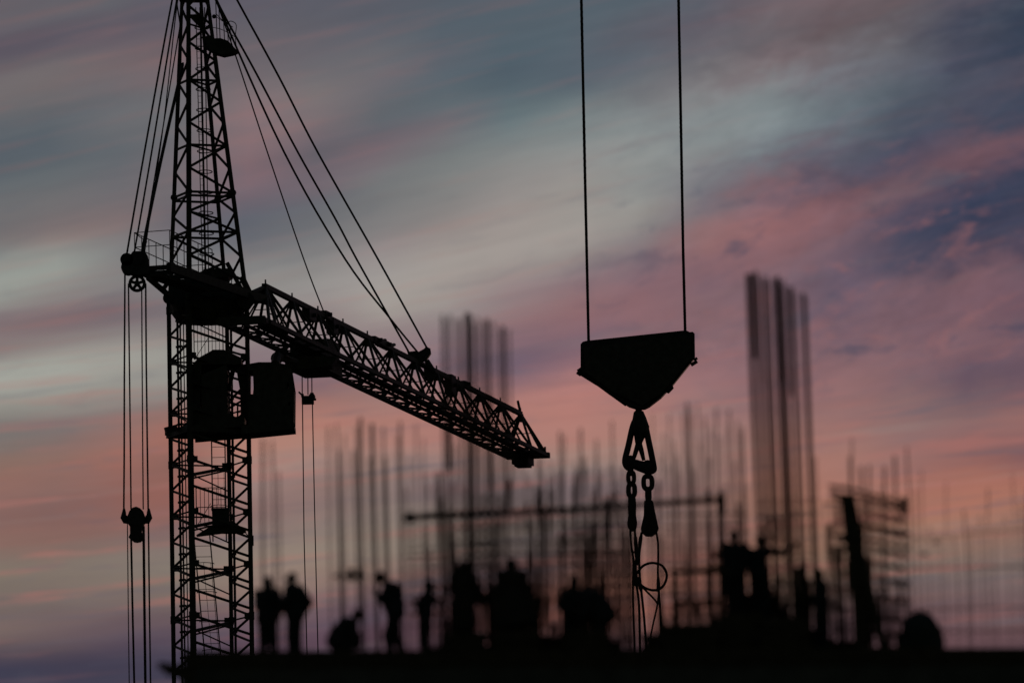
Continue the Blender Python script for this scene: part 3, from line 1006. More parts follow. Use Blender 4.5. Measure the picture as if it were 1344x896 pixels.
# hanging step frame under the cabs
m = MB()
m.bar(P(256, 577, LY), P(326, 571, LY), .09, 6); m.bar(P(259, 573, LY), P(300, 568, LY), .03, 5)
m.beam(P(217, 565, LY - .4), P(232, 561, LY - .3), .2, .2)
m.build('step_frame', 'steel', crane)

# -- ropes from the sheave nest to the hanging pulley block
def vrope(pts, Y, r, name, par):
    m = MB(); m.tube([P(x, y, Y) for x, y in pts], r, 6)
    return m.build(name, 'rope', par)
PY_ = TY - 7
vrope([(164, 355), (163.2, 500), (163, 600), (162.5, 668)], PY_, .03, 'hoist_rope', crane)
vrope([(168.6, 372), (169.5, 450), (171.2, 590), (172, 668)], PY_, .026, 'hoist_rope', crane)
vrope([(186, 378), (186.3, 440), (187.4, 600), (188, 668)], PY_, .022, 'hoist_rope', crane)
vrope([(191.2, 372), (192, 480), (193.4, 590), (194.5, 668)], PY_, .03, 'hoist_rope', crane)

pb = thing('pulley_block', P(179, 712, PY_), 'small black pulley block hanging left of the crane mast among four long ropes', 'pulley block')
m = MB()
m.prism([P(x, y, PY_) for x, y in [(167, 679), (170, 671), (174, 666.5), (179, 665), (184, 667), (188, 671), (191, 679), (190, 687), (186.5, 693), (186, 698), (189, 703), (190, 706), (184, 711), (176, 711), (169, 705), (172, 699), (171.5, 692), (168, 687)]], (0, .34, 0))
body = m.build('housing', 'dark', pb)
m = MB()
m.disc(P(179, 679, PY_), (0, 1, 0), .25, .42, 22)
m.build('sheave', 'dark', pb)
m = MB()
m.disc(P(179.5, 705, PY_), (0, 1, 0), .15, .40, 18)
m.build('sheave', 'dark', pb)
for sx in (-1, 1):
    m = MB()
    m.tube([P(179 + sx * 16.2, 667, PY_), P(179 + sx * 16.2, 672, PY_), P(179 + sx * 17, 679, PY_), P(179 + sx * 15, 683.5, PY_), P(179 + sx * 10, 684, PY_)], [.035, .065, .1, .09, .08], 8)
    m.bar(P(179 + sx * 18.4, 679, PY_), P(179 + sx * 12, 679, PY_), .075, 8)
    m.build('rope_socket', 'dark', pb)
for x0, x1, r in ((167.2, 169.6, .018), (171.8, 176.2, .036), (188.4, 190.8, .046), (194.8, 197.6, .028)):
    vrope([(x0, 690 if x0 < 190 and x0 > 170 else 684), ((x0 * .55 + x1 * .45), 790), (x1, 896), (x1 + .8, 980)], PY_, r, 'rope', pb)

# -- small block under the trolley
HY = tcn.y - .2
hb = thing('trolley_block', P(404, 531, HY), 'tiny black rope block hanging under the jib trolley right of the cab', 'pulley block')
m = MB()
m.box(P(404, 525, HY), (16.5 * MPP, .3, 11 * MPP)); m.box(P(409.5, 518, HY), (4.5 * MPP, .3, 5 * MPP)); m.box(P(397, 519, HY), (3.5 * MPP, .3, 4 * MPP))
m.disc(P(400, 524, HY), (0, 1, 0), .1, .36, 16); m.disc(P(409.5, 521, HY), (0, 1, 0), .11, .36, 16)
m.bar(P(392, 514, HY), P(397, 519, HY), .03, 5); m.bar(P(412, 524, HY), P(415, 524, HY), .04, 5)
m.build('housing', 'dark', hb)
for px in (396.5, 404, 409.2):
    vrope([(px, 484), (px + .2, 518)], HY, .02, 'hoist_rope', hb)
vrope([(397, 528), (399, 700), (403.5, 880), (405, 940)], HY, .02, 'rope', hb)
vrope([(410, 528), (412.5, 650), (415.5, 780), (418, 880), (419, 940)], HY, .02, 'rope', hb)
# ------------------------------------------------------------------ big hook block (of another crane, nearer)
HK = 243.0
hk = thing('hook_block', P(837, 538, HK), 'large black wedge-shaped hook block hanging on two vertical ropes', 'hook block')
MP2 = (P(801, 450, HK) - P(800, 450, HK)).length
m = MB()
poly = [(762, 452.5), (765, 449.5), (770, 448.3), (898, 434.8), (902, 435.4), (905, 437), (909, 436.6), (911.5, 439), (912, 470),
        (883, 506), (868, 522), (853, 533.5), (847, 536.5), (842, 536.8), (834, 536), (826, 533.5), (800, 517), (784, 505), (764, 489), (762, 483)]
m.prism([P(x, y, HK) for x, y in poly], (0, .55, 0))
hbody = m.build('housing', 'dark', hk)
for dy in (-.33, .33):
    m = MB()
    inner = [(766, 456), (896, 442), (907, 444), (907, 470), (868, 516), (843, 532), (806, 515), (768, 488)]
    m.prism([P(x, y, HK + dy) for x, y in inner], (0, .09, 0))
    for x, y in ((775, 462), (897, 450), (775, 484), (897, 474), (838, 520), (812, 508), (866, 505)):
        m.disc(P(x, y, HK + dy), (0, 1, 0), .06, .16, 8)
    m.build('side_plate', 'steel', hbody)
for x, y in ((800, 470), (872, 463)):
    m = MB(); m.disc(P(x, y, HK), (0, 1, 0), 15 * MP2, .62, 28)
    m.build('sheave', 'dark', hbody)
# edge pins
m = MB()
m.tube([P(758.5, 487.5, HK), P(763, 484.5, HK), P(769, 489.5, HK)], [.07, .1, .09], 8); m.bar(P(757.6, 487.8, HK), P(763, 491.5, HK), .075, 8)
m.build('pin', 'dark', hk)
m = MB(); m.tube([P(912, 470, HK), P(914, 472.5, HK)], [.07, .07], 8); m.bar(P(915, 474, HK), P(907, 479, HK), .06, 8)
m.build('pin', 'dark', hk)
m = MB(); m.tube([P(880, 505, HK), P(881.5, 508.5, HK), P(877, 513.5, HK), P(872, 511, HK)], [.07, .08, .08, .07], 8)
m.build('pin', 'dark', hk)
m = MB(); m.bar(P(784, 504, HK), P(822, 531.5, HK), .05, 6); m.bar(P(760, 489, HK), P(784, 504, HK), .055, 6)
m.build('edge_strip', 'dark', hk)
topz = P(0, -250, HK)
for pts in ([(757, -250), (763, 0), (768, 240), (770, 330), (772.6, 452)], [(884.5, -250), (890.6, 0), (893.6, 160), (896.6, 330), (899.4, 440)]):
    m = MB(); m.tube([P(x, y, HK) for x, y in pts], .048, 8)
    # lay of the strands
    for s in range(3):
        hel = []
        q = [P(x, y, HK) for x, y in pts]
        n = 300
        for i in range(n + 1):
            t = i / n * (len(q) - 1); j = min(int(t), len(q) - 2); p = lerp(q[j], q[j + 1], t - j)
            a = i * 2 * math.pi / 8 + s * 2.094
            hel.append(p + Vector((math.cos(a), math.sin(a), 0)) * .034)
        m.tube(hel, .017, 4)
    m.build('hoist_rope', 'rope', hk)

# hook under the housing, with its swivel and forged link
def pts3(l, Y=HK): return [P(x, y, Y) for x, y in l]
m = MB()
m.tube(pts3([(838, 533), (838.5, 538), (838, 541)]), [.2, .1, .14], 12)
m.tube(pts3([(838, 540), (839, 549), (840.5, 558), (841, 566), (839, 574), (838, 582)]), [.16, .23, .27, .26, .17, .11], 12)
m.tube(pts3([(846, 553), (849, 560), (850, 566)]), [.06, .09, .05], 8)
m.tube(pts3([(837.5, 582), (834, 594), (831, 604)]), [.09, .08, .06], 8)
m.tube(pts3([(838.5, 580), (842, 592), (845, 604)]), [.10, .085, .06], 8)
m.build('hook', 'dark', hk)

# triangular shackle and chains resting in the hook: the sling set
sl = thing('chain_sling', P(840, 850, HK), 'black chain and wire rope sling with a loose loop, hanging from the hook block', 'sling')
m = MB()
m.tube(bez(pts3([(838, 545), (831, 558), (825, 584), (820.5, 603), (822, 611), (827, 615)]), 5), [.1] * 40, 10)
m.tube(bez(pts3([(838, 545), (846, 556), (852, 582), (858, 612), (857, 617), (852, 619)]), 5), [.1] * 40, 10)
m.tube(pts3([(823, 605), (836, 610), (848, 614), (856, 615)]), [.13, .17, .19, .12], 12)
m.ball(P(828, 606, HK), (.17, .2, .22)); m.ball(P(850, 613, HK), (.2, .2, .24))
m.build('shackle', 'dark', sl)
def link(cx, cy, hw, hh, r, face, par):
    """oval chain link; face = 1 seen face-on, small = seen edge-on"""
    m = MB(); c = P(cx, cy, HK); pts = []
    n = 26
    for i in range(n):
        a = 2 * math.pi * i / n
        ca, sa = math.cos(a), math.sin(a)
        u = math.copysign(abs(ca) ** .75, ca) * (hw * MP2 - r)
        v = math.copysign(abs(sa) ** .75, sa) * (hh * MP2 - r)
        pts.append(c + Vector((u * face, u * math.sqrt(max(0, 1 - face * face)), v)))
    m.tube(pts, r, 8, True)
    return m.build('chain_link', 'dark', par)
link(828.4, 626.5, 6.9, 10.5, .075, 1, sl); link(829, 643, 7.6, 11.5, .085, 1, sl); link(828.2, 616, 4, 9, .075, .5, sl)
link(850.3, 633, 9, 12, .085, 1, sl); link(851, 648.5, 5, 10, .085, .75, sl); link(850, 621, 5, 7.5, .07, .5, sl)
# sockets
def lathe(pts, name, par, rs, n=12):
    m = MB(); m.tube(pts3(pts), [r * MP2 for r in rs], n)
    return m.build(name, 'dark', par, True)
lathe([(829.3, 648), (829.3, 654), (829.6, 666), (829.7, 676), (829.8, 686), (830, 692), (830, 697)], 'socket', sl, [2, 5.2, 5.6, 5.2, 6.8, 6, 2.5])
m = MB(); m.prism(pts3([(845.5, 658), (849, 655.5), (853, 655.5), (857, 658.5), (860, 674), (864.5, 694), (862, 699), (856, 703.2), (848, 703), (842, 698), (841, 693), (845, 676)]), (0, .5, 0))
m.tube(pts3([(847, 664), (856, 664)]), .09, 8)
m.build('socket', 'dark', sl)
def wire(pts, r, name='wire_rope'):
    m = MB(); m.tube(bez(pts3(pts), 6), r, 7); return m.build(name, 'rope', sl)
def sleeve(pts, rs):
    m = MB(); m.tube(pts3(pts), [r * MP2 for r in rs], 9); return m.build('sleeve', 'dark', sl)
wire([(827.3, 692), (828, 708), (829.5, 722), (831.5, 736), (831, 760), (831, 790), (832, 820), (833, 850), (833.5, 900)], .036)
wire([(833, 692), (834, 706), (835.5, 726), (834.5, 740), (835, 762), (838.5, 790), (839.5, 820), (840, 850), (841, 900)], .04)
wire([(842, 698), (840.5, 712), (839, 730), (839.5, 750), (841, 768), (844.5, 800), (847, 830), (848.5, 848), (849, 900)], .04)
wire([(861.5, 698), (863.6, 712), (864, 730), (863.5, 752), (864.5, 772), (866.5, 800), (868, 830), (868.5, 860), (869, 900)], .036)
wire([(842, 769), (850, 777), (858, 785), (864, 793)], .032)
wire([(865, 775), (862.5, 795), (858, 815), (853.5, 838), (851, 860), (850, 900)], .03)
sleeve([(834, 704), (834.5, 712), (836.5, 736), (836, 741)], [2.2, 2.6, 2.6, 1.6])
sleeve([(842, 700), (841, 706), (840, 713), (839, 728)], [1.6, 2.6, 2.6, 1.4])
sleeve([(832, 735), (833, 745), (834, 756), (835, 766), (834, 769)], [1.8, 2.8, 3.2, 3.0, 2])
sleeve([(836, 757), (839, 764), (841, 772), (842, 776)], [2.2, 3, 2.6, 1.6])
sleeve([(863.5, 755), (864, 762), (864.2, 770), (863, 776)], [1.4, 2.4, 2.6, 2])
wire([(829.5, 724), (834, 724.5)], .03)
m = MB()
lp = [(836, 752), (843, 743), (852, 738.8), (860, 738.6), (869, 742), (874.6, 751), (874.5, 760), (870, 769), (863, 773.5), (854, 773.6), (845, 770), (838, 764)]
m.tube(bez(pts3(lp), 4), .042, 7)
m.build('rope_loop', 'rope', sl)
UNIT = 1.0
# ------------------------------------------------------------------ unfinished building with its top slab
ZS = P(700, 856, 156).z                                   # top of the slab
FL = PX(240, ZS, 154.4); FR = PX(1420, ZS, 157.8)
fd = (FR - FL).normalized(); fb = Vector((-fd.y, fd.x, 0))   # along the edge, and into the building
sb = Vector((FL.x - CAM.x, FL.y - CAM.y, 0)).normalized()
BD = 30.0; BL = (FR - FL).length
bld = thing('unfinished_building', FL.lerp(FR, .5) + fb * BD / 2 - UP * ZS, 'black edge of the unfinished concrete building along the bottom of the picture', 'building')
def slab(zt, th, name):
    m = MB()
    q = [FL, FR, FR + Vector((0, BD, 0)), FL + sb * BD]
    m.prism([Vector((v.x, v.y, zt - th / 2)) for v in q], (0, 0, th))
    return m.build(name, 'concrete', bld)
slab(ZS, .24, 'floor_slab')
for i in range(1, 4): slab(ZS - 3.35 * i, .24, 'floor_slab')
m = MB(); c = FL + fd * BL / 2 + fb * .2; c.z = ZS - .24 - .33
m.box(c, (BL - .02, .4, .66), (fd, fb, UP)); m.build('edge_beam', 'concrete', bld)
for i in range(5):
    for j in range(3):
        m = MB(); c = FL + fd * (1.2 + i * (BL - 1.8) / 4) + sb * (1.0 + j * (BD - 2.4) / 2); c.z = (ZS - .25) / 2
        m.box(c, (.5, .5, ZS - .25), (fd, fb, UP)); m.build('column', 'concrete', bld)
# ragged shuttering boards nailed along the slab edge
rng = random.Random(11)
x = 0.0
while x < BL - .5:
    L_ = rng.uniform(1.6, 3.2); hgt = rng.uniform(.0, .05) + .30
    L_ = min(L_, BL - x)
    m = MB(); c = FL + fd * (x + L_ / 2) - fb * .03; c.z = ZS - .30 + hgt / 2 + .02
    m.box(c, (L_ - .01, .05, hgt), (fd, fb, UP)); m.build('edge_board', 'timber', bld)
    x += L_
YB = 154.2
m = MB()
m.beam(P(208, 873, YB), P(258, 881, YB), .12, .16); m.beam(P(216, 881, YB), P(258, 887, YB), .11, .13)
tag(m.build('timber_joist', 'timber'), 'short timber end sticking out past the left end of the slab', 'timber')

# ------------------------------------------------------------------ people
def remesh_obj(mb, name, m, parent, voxel, o0, smooth_it=6):
    me = bpy.data.meshes.new(name)
    me.from_pydata([tuple(Vector(p) - o0) for p in mb.v], [], mb.f)
    me.update()
    ob = bpy.data.objects.new(name, me)
    C.objects.link(ob)
    r = ob.modifiers.new('r', 'REMESH'); r.mode = 'VOXEL'; r.voxel_size = voxel
    s = ob.modifiers.new('s', 'SMOOTH'); s.iterations = smooth_it; s.factor = .5
    dg = bpy.context.evaluated_depsgraph_get()
    me2 = bpy.data.meshes.new_from_object(ob.evaluated_get(dg))
    ob.modifiers.clear()
    ob.data = me2
    me2.name = name
    me2.materials.clear()
    me2.materials.append(MAT[m])
    for p in me2.polygons: p.use_smooth = True
    if parent is not None: ob.parent = parent
    else: ob.location = o0
    WORLD[ob.name] = o0
    return ob


def person(px, Y, z, yaw, label, joints=None, hat='hat', coat='jacket', flare=0.0, bulk=1.0, scale=1.0):
    """joints: overrides in (forward, left, up) metres; yaw 0 faces right in the picture, 90 away, 180 left"""
    J = dict(ankL=(0, .11, .08), ankR=(0, -.11, .08), kneeL=(.03, .11, .49), kneeR=(.03, -.11, .49),
             hipL=(0, .10, .91), hipR=(0, -.10, .91), pel=(0, 0, .96), waist=(0, 0, 1.10), chest=(.0, 0, 1.30), neck=(.01, 0, 1.47),
             head=(.04, 0, 1.60), shL=(0, .19, 1.41), shR=(0, -.19, 1.41), elL=(-.02, .25, 1.13), elR=(-.02, -.25, 1.13),
             wrL=(.12, .22, .90), wrR=(.12, -.22, .90), look=(1, 0, -.1))
    J.update(joints or {})
    ya = math.radians(yaw)
    f = Vector((math.cos(ya), math.sin(ya), 0)); s = Vector((-math.sin(ya), math.cos(ya), 0))
    base = PX(px, z, Y)
    scale *= 1.07; bulk *= 1.12
    W = {k: base + (f * v[0] + s * v[1] + UP * v[2]) * scale for k, v in J.items() if k != 'look'}
    lk = (f * J['look'][0] + s * J['look'][1] + UP * J['look'][2]).normalized()
    side = UP.cross(lk).normalized(); hup = lk.cross(side)
    hx = (lk, side, hup)

    def limb(m, ks, rs):
        pts = [W[k] for k in ks]
        for i in range(len(ks) - 1): m.bar(pts[i], pts[i + 1], rs[i], 12, rs[i + 1])
        for p, r in zip(pts, rs): m.ball(p, r, None, 12, 8)
    b = MB()
    limb(b, ('pel', 'waist', 'chest'), (.14, .125, .15))
    limb(b, ('shL', 'chest', 'shR'), (.07, .12, .07)); limb(b, ('chest', 'neck', 'head'), (.1, .06, .065))
    limb(b, ('hipL', 'pel', 'hipR'), (.09, .12, .09))
    for q in 'LR':
        limb(b, ('hip' + q, 'knee' + q, 'ank' + q), (.088, .06, .042))
        limb(b, ('sh' + q, 'el' + q, 'wr' + q), (.055, .042, .03))
        a = W['ank' + q]; b.bar(a - UP * .035, a + f * .15 - UP * .045, .042, 10, .03); b.ball(a - UP * .03 - f * .04, .04)
        b.ball(a + f * .16 - UP * .045, .03)
        # hand: palm, four bent fingers and a thumb off its side
        d = (W['wr' + q] - W['el' + q]).normalized()
        sd = d.cross(f if abs(d.dot(f)) < .8 else UP).normalized(); nn = sd.cross(d)
        w = W['wr' + q]
        b.box(w + d * .055, (.10, .08, .03), (d, sd, nn))
        for i, ln in enumerate((.066, .076, .072, .056)):
            p0 = w + d * .10 + sd * (-.03 + .02 * i); p1 = p0 + d * ln * .5 + nn * .008; p2 = p1 + d * ln * .4 + nn * .025
            b.tube([p0, p1, p2], [.0105, .010, .009], 6)
        p0 = w + d * .03 - sd * .035; b.tube([p0, p0 + d * .03 - sd * .025, p0 + d * .06 - sd * .028 + nn * .01], [.013, .012, .010], 6)
    hc = W['head']
    b.ball(hc + hup * .015, (.098, .078, .115), hx, 18, 12); b.ball(hc + lk * .035 - hup * .06, (.06, .056, .06), hx)
    b.ball(hc + lk * .10 - hup * .015, (.022, .015, .025), hx, 8, 6)          # nose
    for q in (-1, 1):
        b.ball(hc + side * q * .08 - hup * .01, (.022, .012, .032), hx, 8, 6)  # ears
        b.ball(hc + lk * .085 + side * q * .03 + hup * .02, .012, hx, 8, 6)
    b.ball(hc + lk * .088 - hup * .055, (.014, .025, .009), hx, 8, 6)          # mouth
    body = remesh_obj(b, 'person', 'skin', None, .011, base, 3)
    tag(body, label, 'person', 'workers on the slab')
    # trousers
    t = MB()
    limb(t, ('hipL', 'pel', 'hipR'), (.115, .145, .115)); limb(t, ('pel', 'waist'), (.145, .138))
    for q in 'LR':
        W['cuff' + q] = W['ank' + q] + (W['knee' + q] - W['ank' + q]) * .1
        limb(t, ('hip' + q, 'knee' + q, 'cuff' + q), (.125, .11, .095))
    remesh_obj(t, 'trousers', 'trousers', body, .016, base, 4)
    # jacket
    j = MB()
    k = bulk
    limb(j, ('pel', 'waist', 'chest'), (.165 * k, .162 * k, .178 * k)); limb(j, ('shL', 'chest', 'shR'), (.095 * k, .15 * k, .095 * k))
    limb(j, ('chest', 'neck'), (.13, .078))
    for q in 'LR':
        W['cf' + q] = W['wr' + q] + (W['el' + q] - W['wr' + q]) * .1
        limb(j, ('sh' + q, 'el' + q, 'cf' + q), (.085 * k, .072 * k, .055 * k))
        limb(j, ('chest', 'hip' + q), (.15 * k, .135 * k))
    if flare:
        dn = Vector((0, 0, -1))
        pts = [W['chest'], W['waist'], W['pel'], lerp(W['hipL'], W['hipR'], .5) + dn * .12, lerp(W['kneeL'], W['kneeR'], .5) + dn * .12]
        j.tube(pts, [.19, .2 + flare * .2, .21 + flare * .45, .22 + flare * .7, .22 + flare], 16)
    remesh_obj(j, 'jacket', coat, body, .016, base, 4)
    for q in 'LR':
        bo = MB(); a = W['ank' + q]
        bo.bar(a + (W['knee' + q] - a) * .42, a - UP * .02, .066, 12, .058); bo.ball(a - UP * .02 - f * .03, .056)
        bo.bar(a - UP * .025 - f * .03, a + f * .17 - UP * .035, .054, 12, .042); bo.ball(a + f * .17 - UP * .035, .043)
        remesh_obj(bo, 'boot', 'boots', body, .012, base, 2)
    h = MB()
    if hat == 'hat':
        rows_ = []
        n = 20
        prof = [(1.30, -.005), (1.28, .008), (1.06, .012), (1.04, .06), (.86, .105), (.5, .135), (.12, .145)]
        vs = []
        for r, zz in prof:
            for i in range(n):
                a = 2 * math.pi * i / n
                br = r * (1 + (.22 if r > 1.2 and math.cos(a) > .3 else 0))
                vs.append(hc + hup * (zz + .035) + lk * math.cos(a) * .108 * br + side * math.sin(a) * .09 * r)
        fs = [(i * n + q, i * n + (q + 1) % n, (i + 1) * n + (q + 1) % n, (i + 1) * n + q) for i in range(len(prof) - 1) for q in range(n)]
        fs += [tuple(range((len(prof) - 1) * n, len(prof) * n)), tuple(reversed(range(n)))]
        h.add(vs, fs)
        h.build('hard_hat', 'hat', body, True)
    elif hat == 'cap':
        h.ball(hc + hup * .045, (.112, .094, .10), hx, 16, 10)
        h.tube([hc + hup * .03 + lk * .02, hc + hup * .025 + lk * .17], [.085, .05], 12)
        remesh_obj(h, 'cap', 'cap', body, .012, base, 2)
    else:                                                 # hood
        h.ball(hc - lk * .02 + hup * .01, (.125, .115, .145), hx, 16, 10); h.bar(hc - lk * .03, W['neck'] - lk * .04, .11, 12, .13)
        remesh_obj(h, 'hood', coat, body, .014, base, 3)
    return body


DK = ZS + .30                                             # plank deck height
person(352, 158.2, ZS, 70, 'leftmost standing worker, seen from behind with hands held in front', dict(elL=(.08, .24, 1.15), elR=(.06, -.25, 1.15), wrL=(.25, .08, 1.12), wrR=(.22, -.16, 1.0), look=(1, .5, -.1)), hat='hood', bulk=1.08)
person(388, 157.6, ZS, 150, 'broad worker in a cap standing beside the leftmost worker, facing left', dict(elL=(.02, .31, 1.14), elR=(-.14, -.32, 1.16), wrL=(.2, .2, .98), wrR=(.02, -.27, .92), look=(1, .1, -.15)), hat='cap', bulk=1.12, scale=1.02)
person(446, 157.2, ZS, 0, 'crouching worker bent over low down with the head to the right', dict(
    pel=(-.08, 0, .38), hipL=(-.06, .1, .36), hipR=(-.06, -.1, .36), waist=(-.03, 0, .50), chest=(.14, 0, .66), neck=(.28, 0, .78), head=(.36, 0, .87),
    kneeL=(.30, .13, .42), kneeR=(.24, -.13, .34), ankL=(.06, .13, .08), ankR=(-.06, -.13, .08), shL=(.18, .18, .72), shR=(.18, -.18, .72),
    elL=(.34, .2, .50), elR=(.30, -.22, .46), wrL=(.36, .1, .26), wrR=(.34, -.12, .22), look=(1, 0, .35)), hat='cap', bulk=1.1)
person(516, 157.8, ZS, 180, 'worker in profile facing left with one hand raised to the mouth', dict(
    head=(.20, 0, 1.60), neck=(.11, 0, 1.48), chest=(.0, 0, 1.32), pel=(-.06, 0, .96), hipL=(-.06, .1, .92), hipR=(-.06, -.1, .92), shL=(.02, .17, 1.40), shR=(-.04, -.17, 1.40),
    elL=(.16, .20, 1.14), wrL=(.30, .12, 1.30), elR=(-.18, -.22, 1.12), wrR=(-.06, -.20, .92), kneeL=(.10, .1, .5), ankL=(.02, .1, .08), kneeR=(-.06, -.1, .5), ankR=(-.22, -.1, .08), look=(1, 0, -.35)), hat='cap', bulk=1.22, scale=1.02)
person(560, 158.4, ZS, 175, 'thin worker in profile standing right of the man with his hand at his mouth', dict(
    head=(-.05, 0, 1.50), neck=(-.05, 0, 1.38), chest=(-.04, 0, 1.24), shL=(-.02, .14, 1.32), shR=(-.06, -.14, 1.32), elL=(.14, .17, 1.10), wrL=(.22, .10, 1.22), elR=(.10, -.16, 1.06), wrR=(.20, -.1, .98)), hat='hood', bulk=.95)
person(610, 158.6, DK, 100, 'tall worker in a long coat standing on the left part of the plank deck', dict(elL=(.05, .23, 1.14), elR=(.0, -.27, 1.16), wrL=(.2, .12, 1.05), wrR=(.05, -.30, .96), look=(1, -.2, -.2)), hat='hood', coat='jacket_b', flare=.06, bulk=1.12)
person(674, 158.4, DK, -80, 'worker in a wide flaring coat on the right part of the plank deck', dict(elL=(.05, .30, 1.10), elR=(.05, -.30, 1.12), wrL=(.1, .40, .84), wrR=(.1, -.34, .86), kneeL=(.05, .2, .5), ankL=(0, .26, .08), ankR=(0, -.2, .08), look=(1, .2, -.3)), hat='hood', coat='jacket_b', flare=.26, bulk=1.2)
person(754, 158.6, ZS + .02, -70, 'hunched worker facing forward, left of the stooping one', dict(
    head=(.12, 0, 1.50), neck=(.06, 0, 1.38), chest=(.02, 0, 1.22), shL=(.02, .2, 1.30), shR=(.02, -.2, 1.30), elL=(.08, .27, 1.02), elR=(.08, -.27, 1.02), wrL=(.28, .1, .95), wrR=(.28, -.1, .95)), hat='hood', bulk=1.1)
person(792, 157.8, ZS, 180, 'stooping worker with a low rounded back, nearest the hanging sling', dict(
    pel=(-.04, 0, .84), hipL=(0, .1, .80), hipR=(0, -.1, .80), waist=(.06, 0, 1.02), chest=(.22, 0, 1.12), neck=(.34, 0, 1.10), head=(.43, 0, 1.06),
    shL=(.24, .19, 1.14), shR=(.22, -.19, 1.16), elL=(.34, .24, .88), elR=(.30, -.26, .9), wrL=(.44, .12, .68), wrR=(.4, -.14, .70), kneeL=(.10, .12, .46), kneeR=(.04, -.12, .46), ankL=(.0, .12, .08), ankR=(-.12, -.12, .08), look=(.6, .1, -.8)), hat='cap', bulk=1.35)
DR = ZS + .86
person(967, 159.0, DR, 110, 'higher of the two workers on the formwork table, standing upright', dict(elL=(.02, .23, 1.14), elR=(.02, -.23, 1.14), wrL=(.14, .17, .93), wrR=(.14, -.17, .93)), hat='cap', bulk=1.0)
person(998, 159.6, DR - .06, 60, 'worker on the formwork table stretching one arm out to the right', dict(
    shR=(.02, -.18, 1.42), elR=(.10, -.42, 1.36), wrR=(.16, -.64, 1.46), elL=(.0, .23, 1.14), wrL=(.14, .2, .95), look=(.6, -1, -.1)), hat='cap', bulk=1.0)
person(1079, 158.6, ZS, 10, 'lone worker standing between the tall bars and the raking prop', dict(elL=(.1, .22, 1.14), elR=(-.05, -.25, 1.14), wrL=(.26, .1, 1.05), wrR=(.1, -.22, .92), head=(-.03, 0, 1.55), neck=(-.03, 0, 1.43)), hat='hat', bulk=.9)

# ------------------------------------------------------------------ decks, stacks and heaps on the slab
STK = []
def zpx(px, py, Y): return P(px, py, Y).z
Yd = 158.6
for args in ((584, 640, 832, 157.0, 3, 'knee-high board stack in front of the worker in the long coat'), (650, 706, 827, 157.3, 4, 'knee-high board stack in front of the worker in the wide flaring coat'), (944, 996, 806, 157.4, 5, 'board stack in front of the higher of the two raised workers'), (1000, 1060, 812, 157.2, 4, 'board stack below the outstretched arm'), (870, 944, 820, 157.2, 4, 'board stack in front of the handrail frame'), (738, 800, 828, 156.9, 4, 'board stack in front of the hunched worker')):
    STK.append(args)
dk = thing('plank_deck', PX(645, ZS, Yd), 'low plank deck on trestles under the two standing workers in coats', 'work platform')
a = PX(562, DK, Yd); b = PX(728, DK, Yd)
for i in range(4):
    m = MB(); o = Vector((0, -.55 + i * .37, -.03))
    m.beam(a + o, b + o + Vector((rng.uniform(-.2, .3), 0, 0)), .34, .05); m.build('plank', 'timber', dk)
for t in (.04, .36, .66, .96):
    m = MB(); c = lerp(a, b, t)
    for dy in (-.6, .6):
        for s in (-1, 1): m.bar(c + Vector((0, dy, -.06)), Vector((c.x + s * .16, c.y + dy, ZS)), .045, 6)
    m.beam(c + Vector((0, -.7, -.1)), c + Vector((0, .7, -.1)), .1, .1)
    m.build('trestle', 'timber', dk)
m = MB(); m.beam(a + Vector((0, -.7, -.22)), b + Vector((0, -.7, -.2)), .05, .2); m.build('side_board', 'timber', dk)

def stack(px0, px1, py, Y, n, label, d=1.0, mt='timber', gap=None):
    """boards or panels piled flat; top of the pile at photo row py"""
    t = thing('timber_stack', PX((px0 + px1) / 2, ZS, Y), label, 'timber stack', 'stacks on the slab')
    zt = zpx((px0 + px1) / 2, py, Y); hh = (zt - ZS) / n
    for i in range(n):
        A_ = PX(px0 + rng.uniform(-4, 4), ZS, Y); B_ = PX(px1 + rng.uniform(-5, 5), ZS, Y)
        m = MB(); zz = ZS + hh * (i + .5)
        A_.z = B_.z = zz
        m.beam(A_, B_, d * rng.uniform(.8, 1.05), hh * .88)
        for k in (.1, .5, .9):
            m.box(lerp(A_, B_, k) - UP * hh * .47, (.07, d * .8, hh * .14))
        m.build('board', mt, t)
    return t
for args in STK: stack(*args)
stack(570, 640, 852, 161.0, 3, 'low board stack behind the plank deck on its left')
stack(706, 742, 836, 160.6, 4, 'knee-high board stack between the wide coat and the stooping worker')
stack(738, 812, 842, 160.8, 4, 'low wide board stack behind the stooping worker')
stack(846, 905, 832, 159.6, 5, 'board stack just right of the hanging wire ropes')
stack(900, 962, 838, 160.2, 4, 'low board stack under the handrail frame')
stack(1052, 1076, 835, 161.0, 3, 'small board stack left of the lone worker')
stack(1090, 1128, 842, 161.0, 3, 'low board stack at the foot of the raking prop')

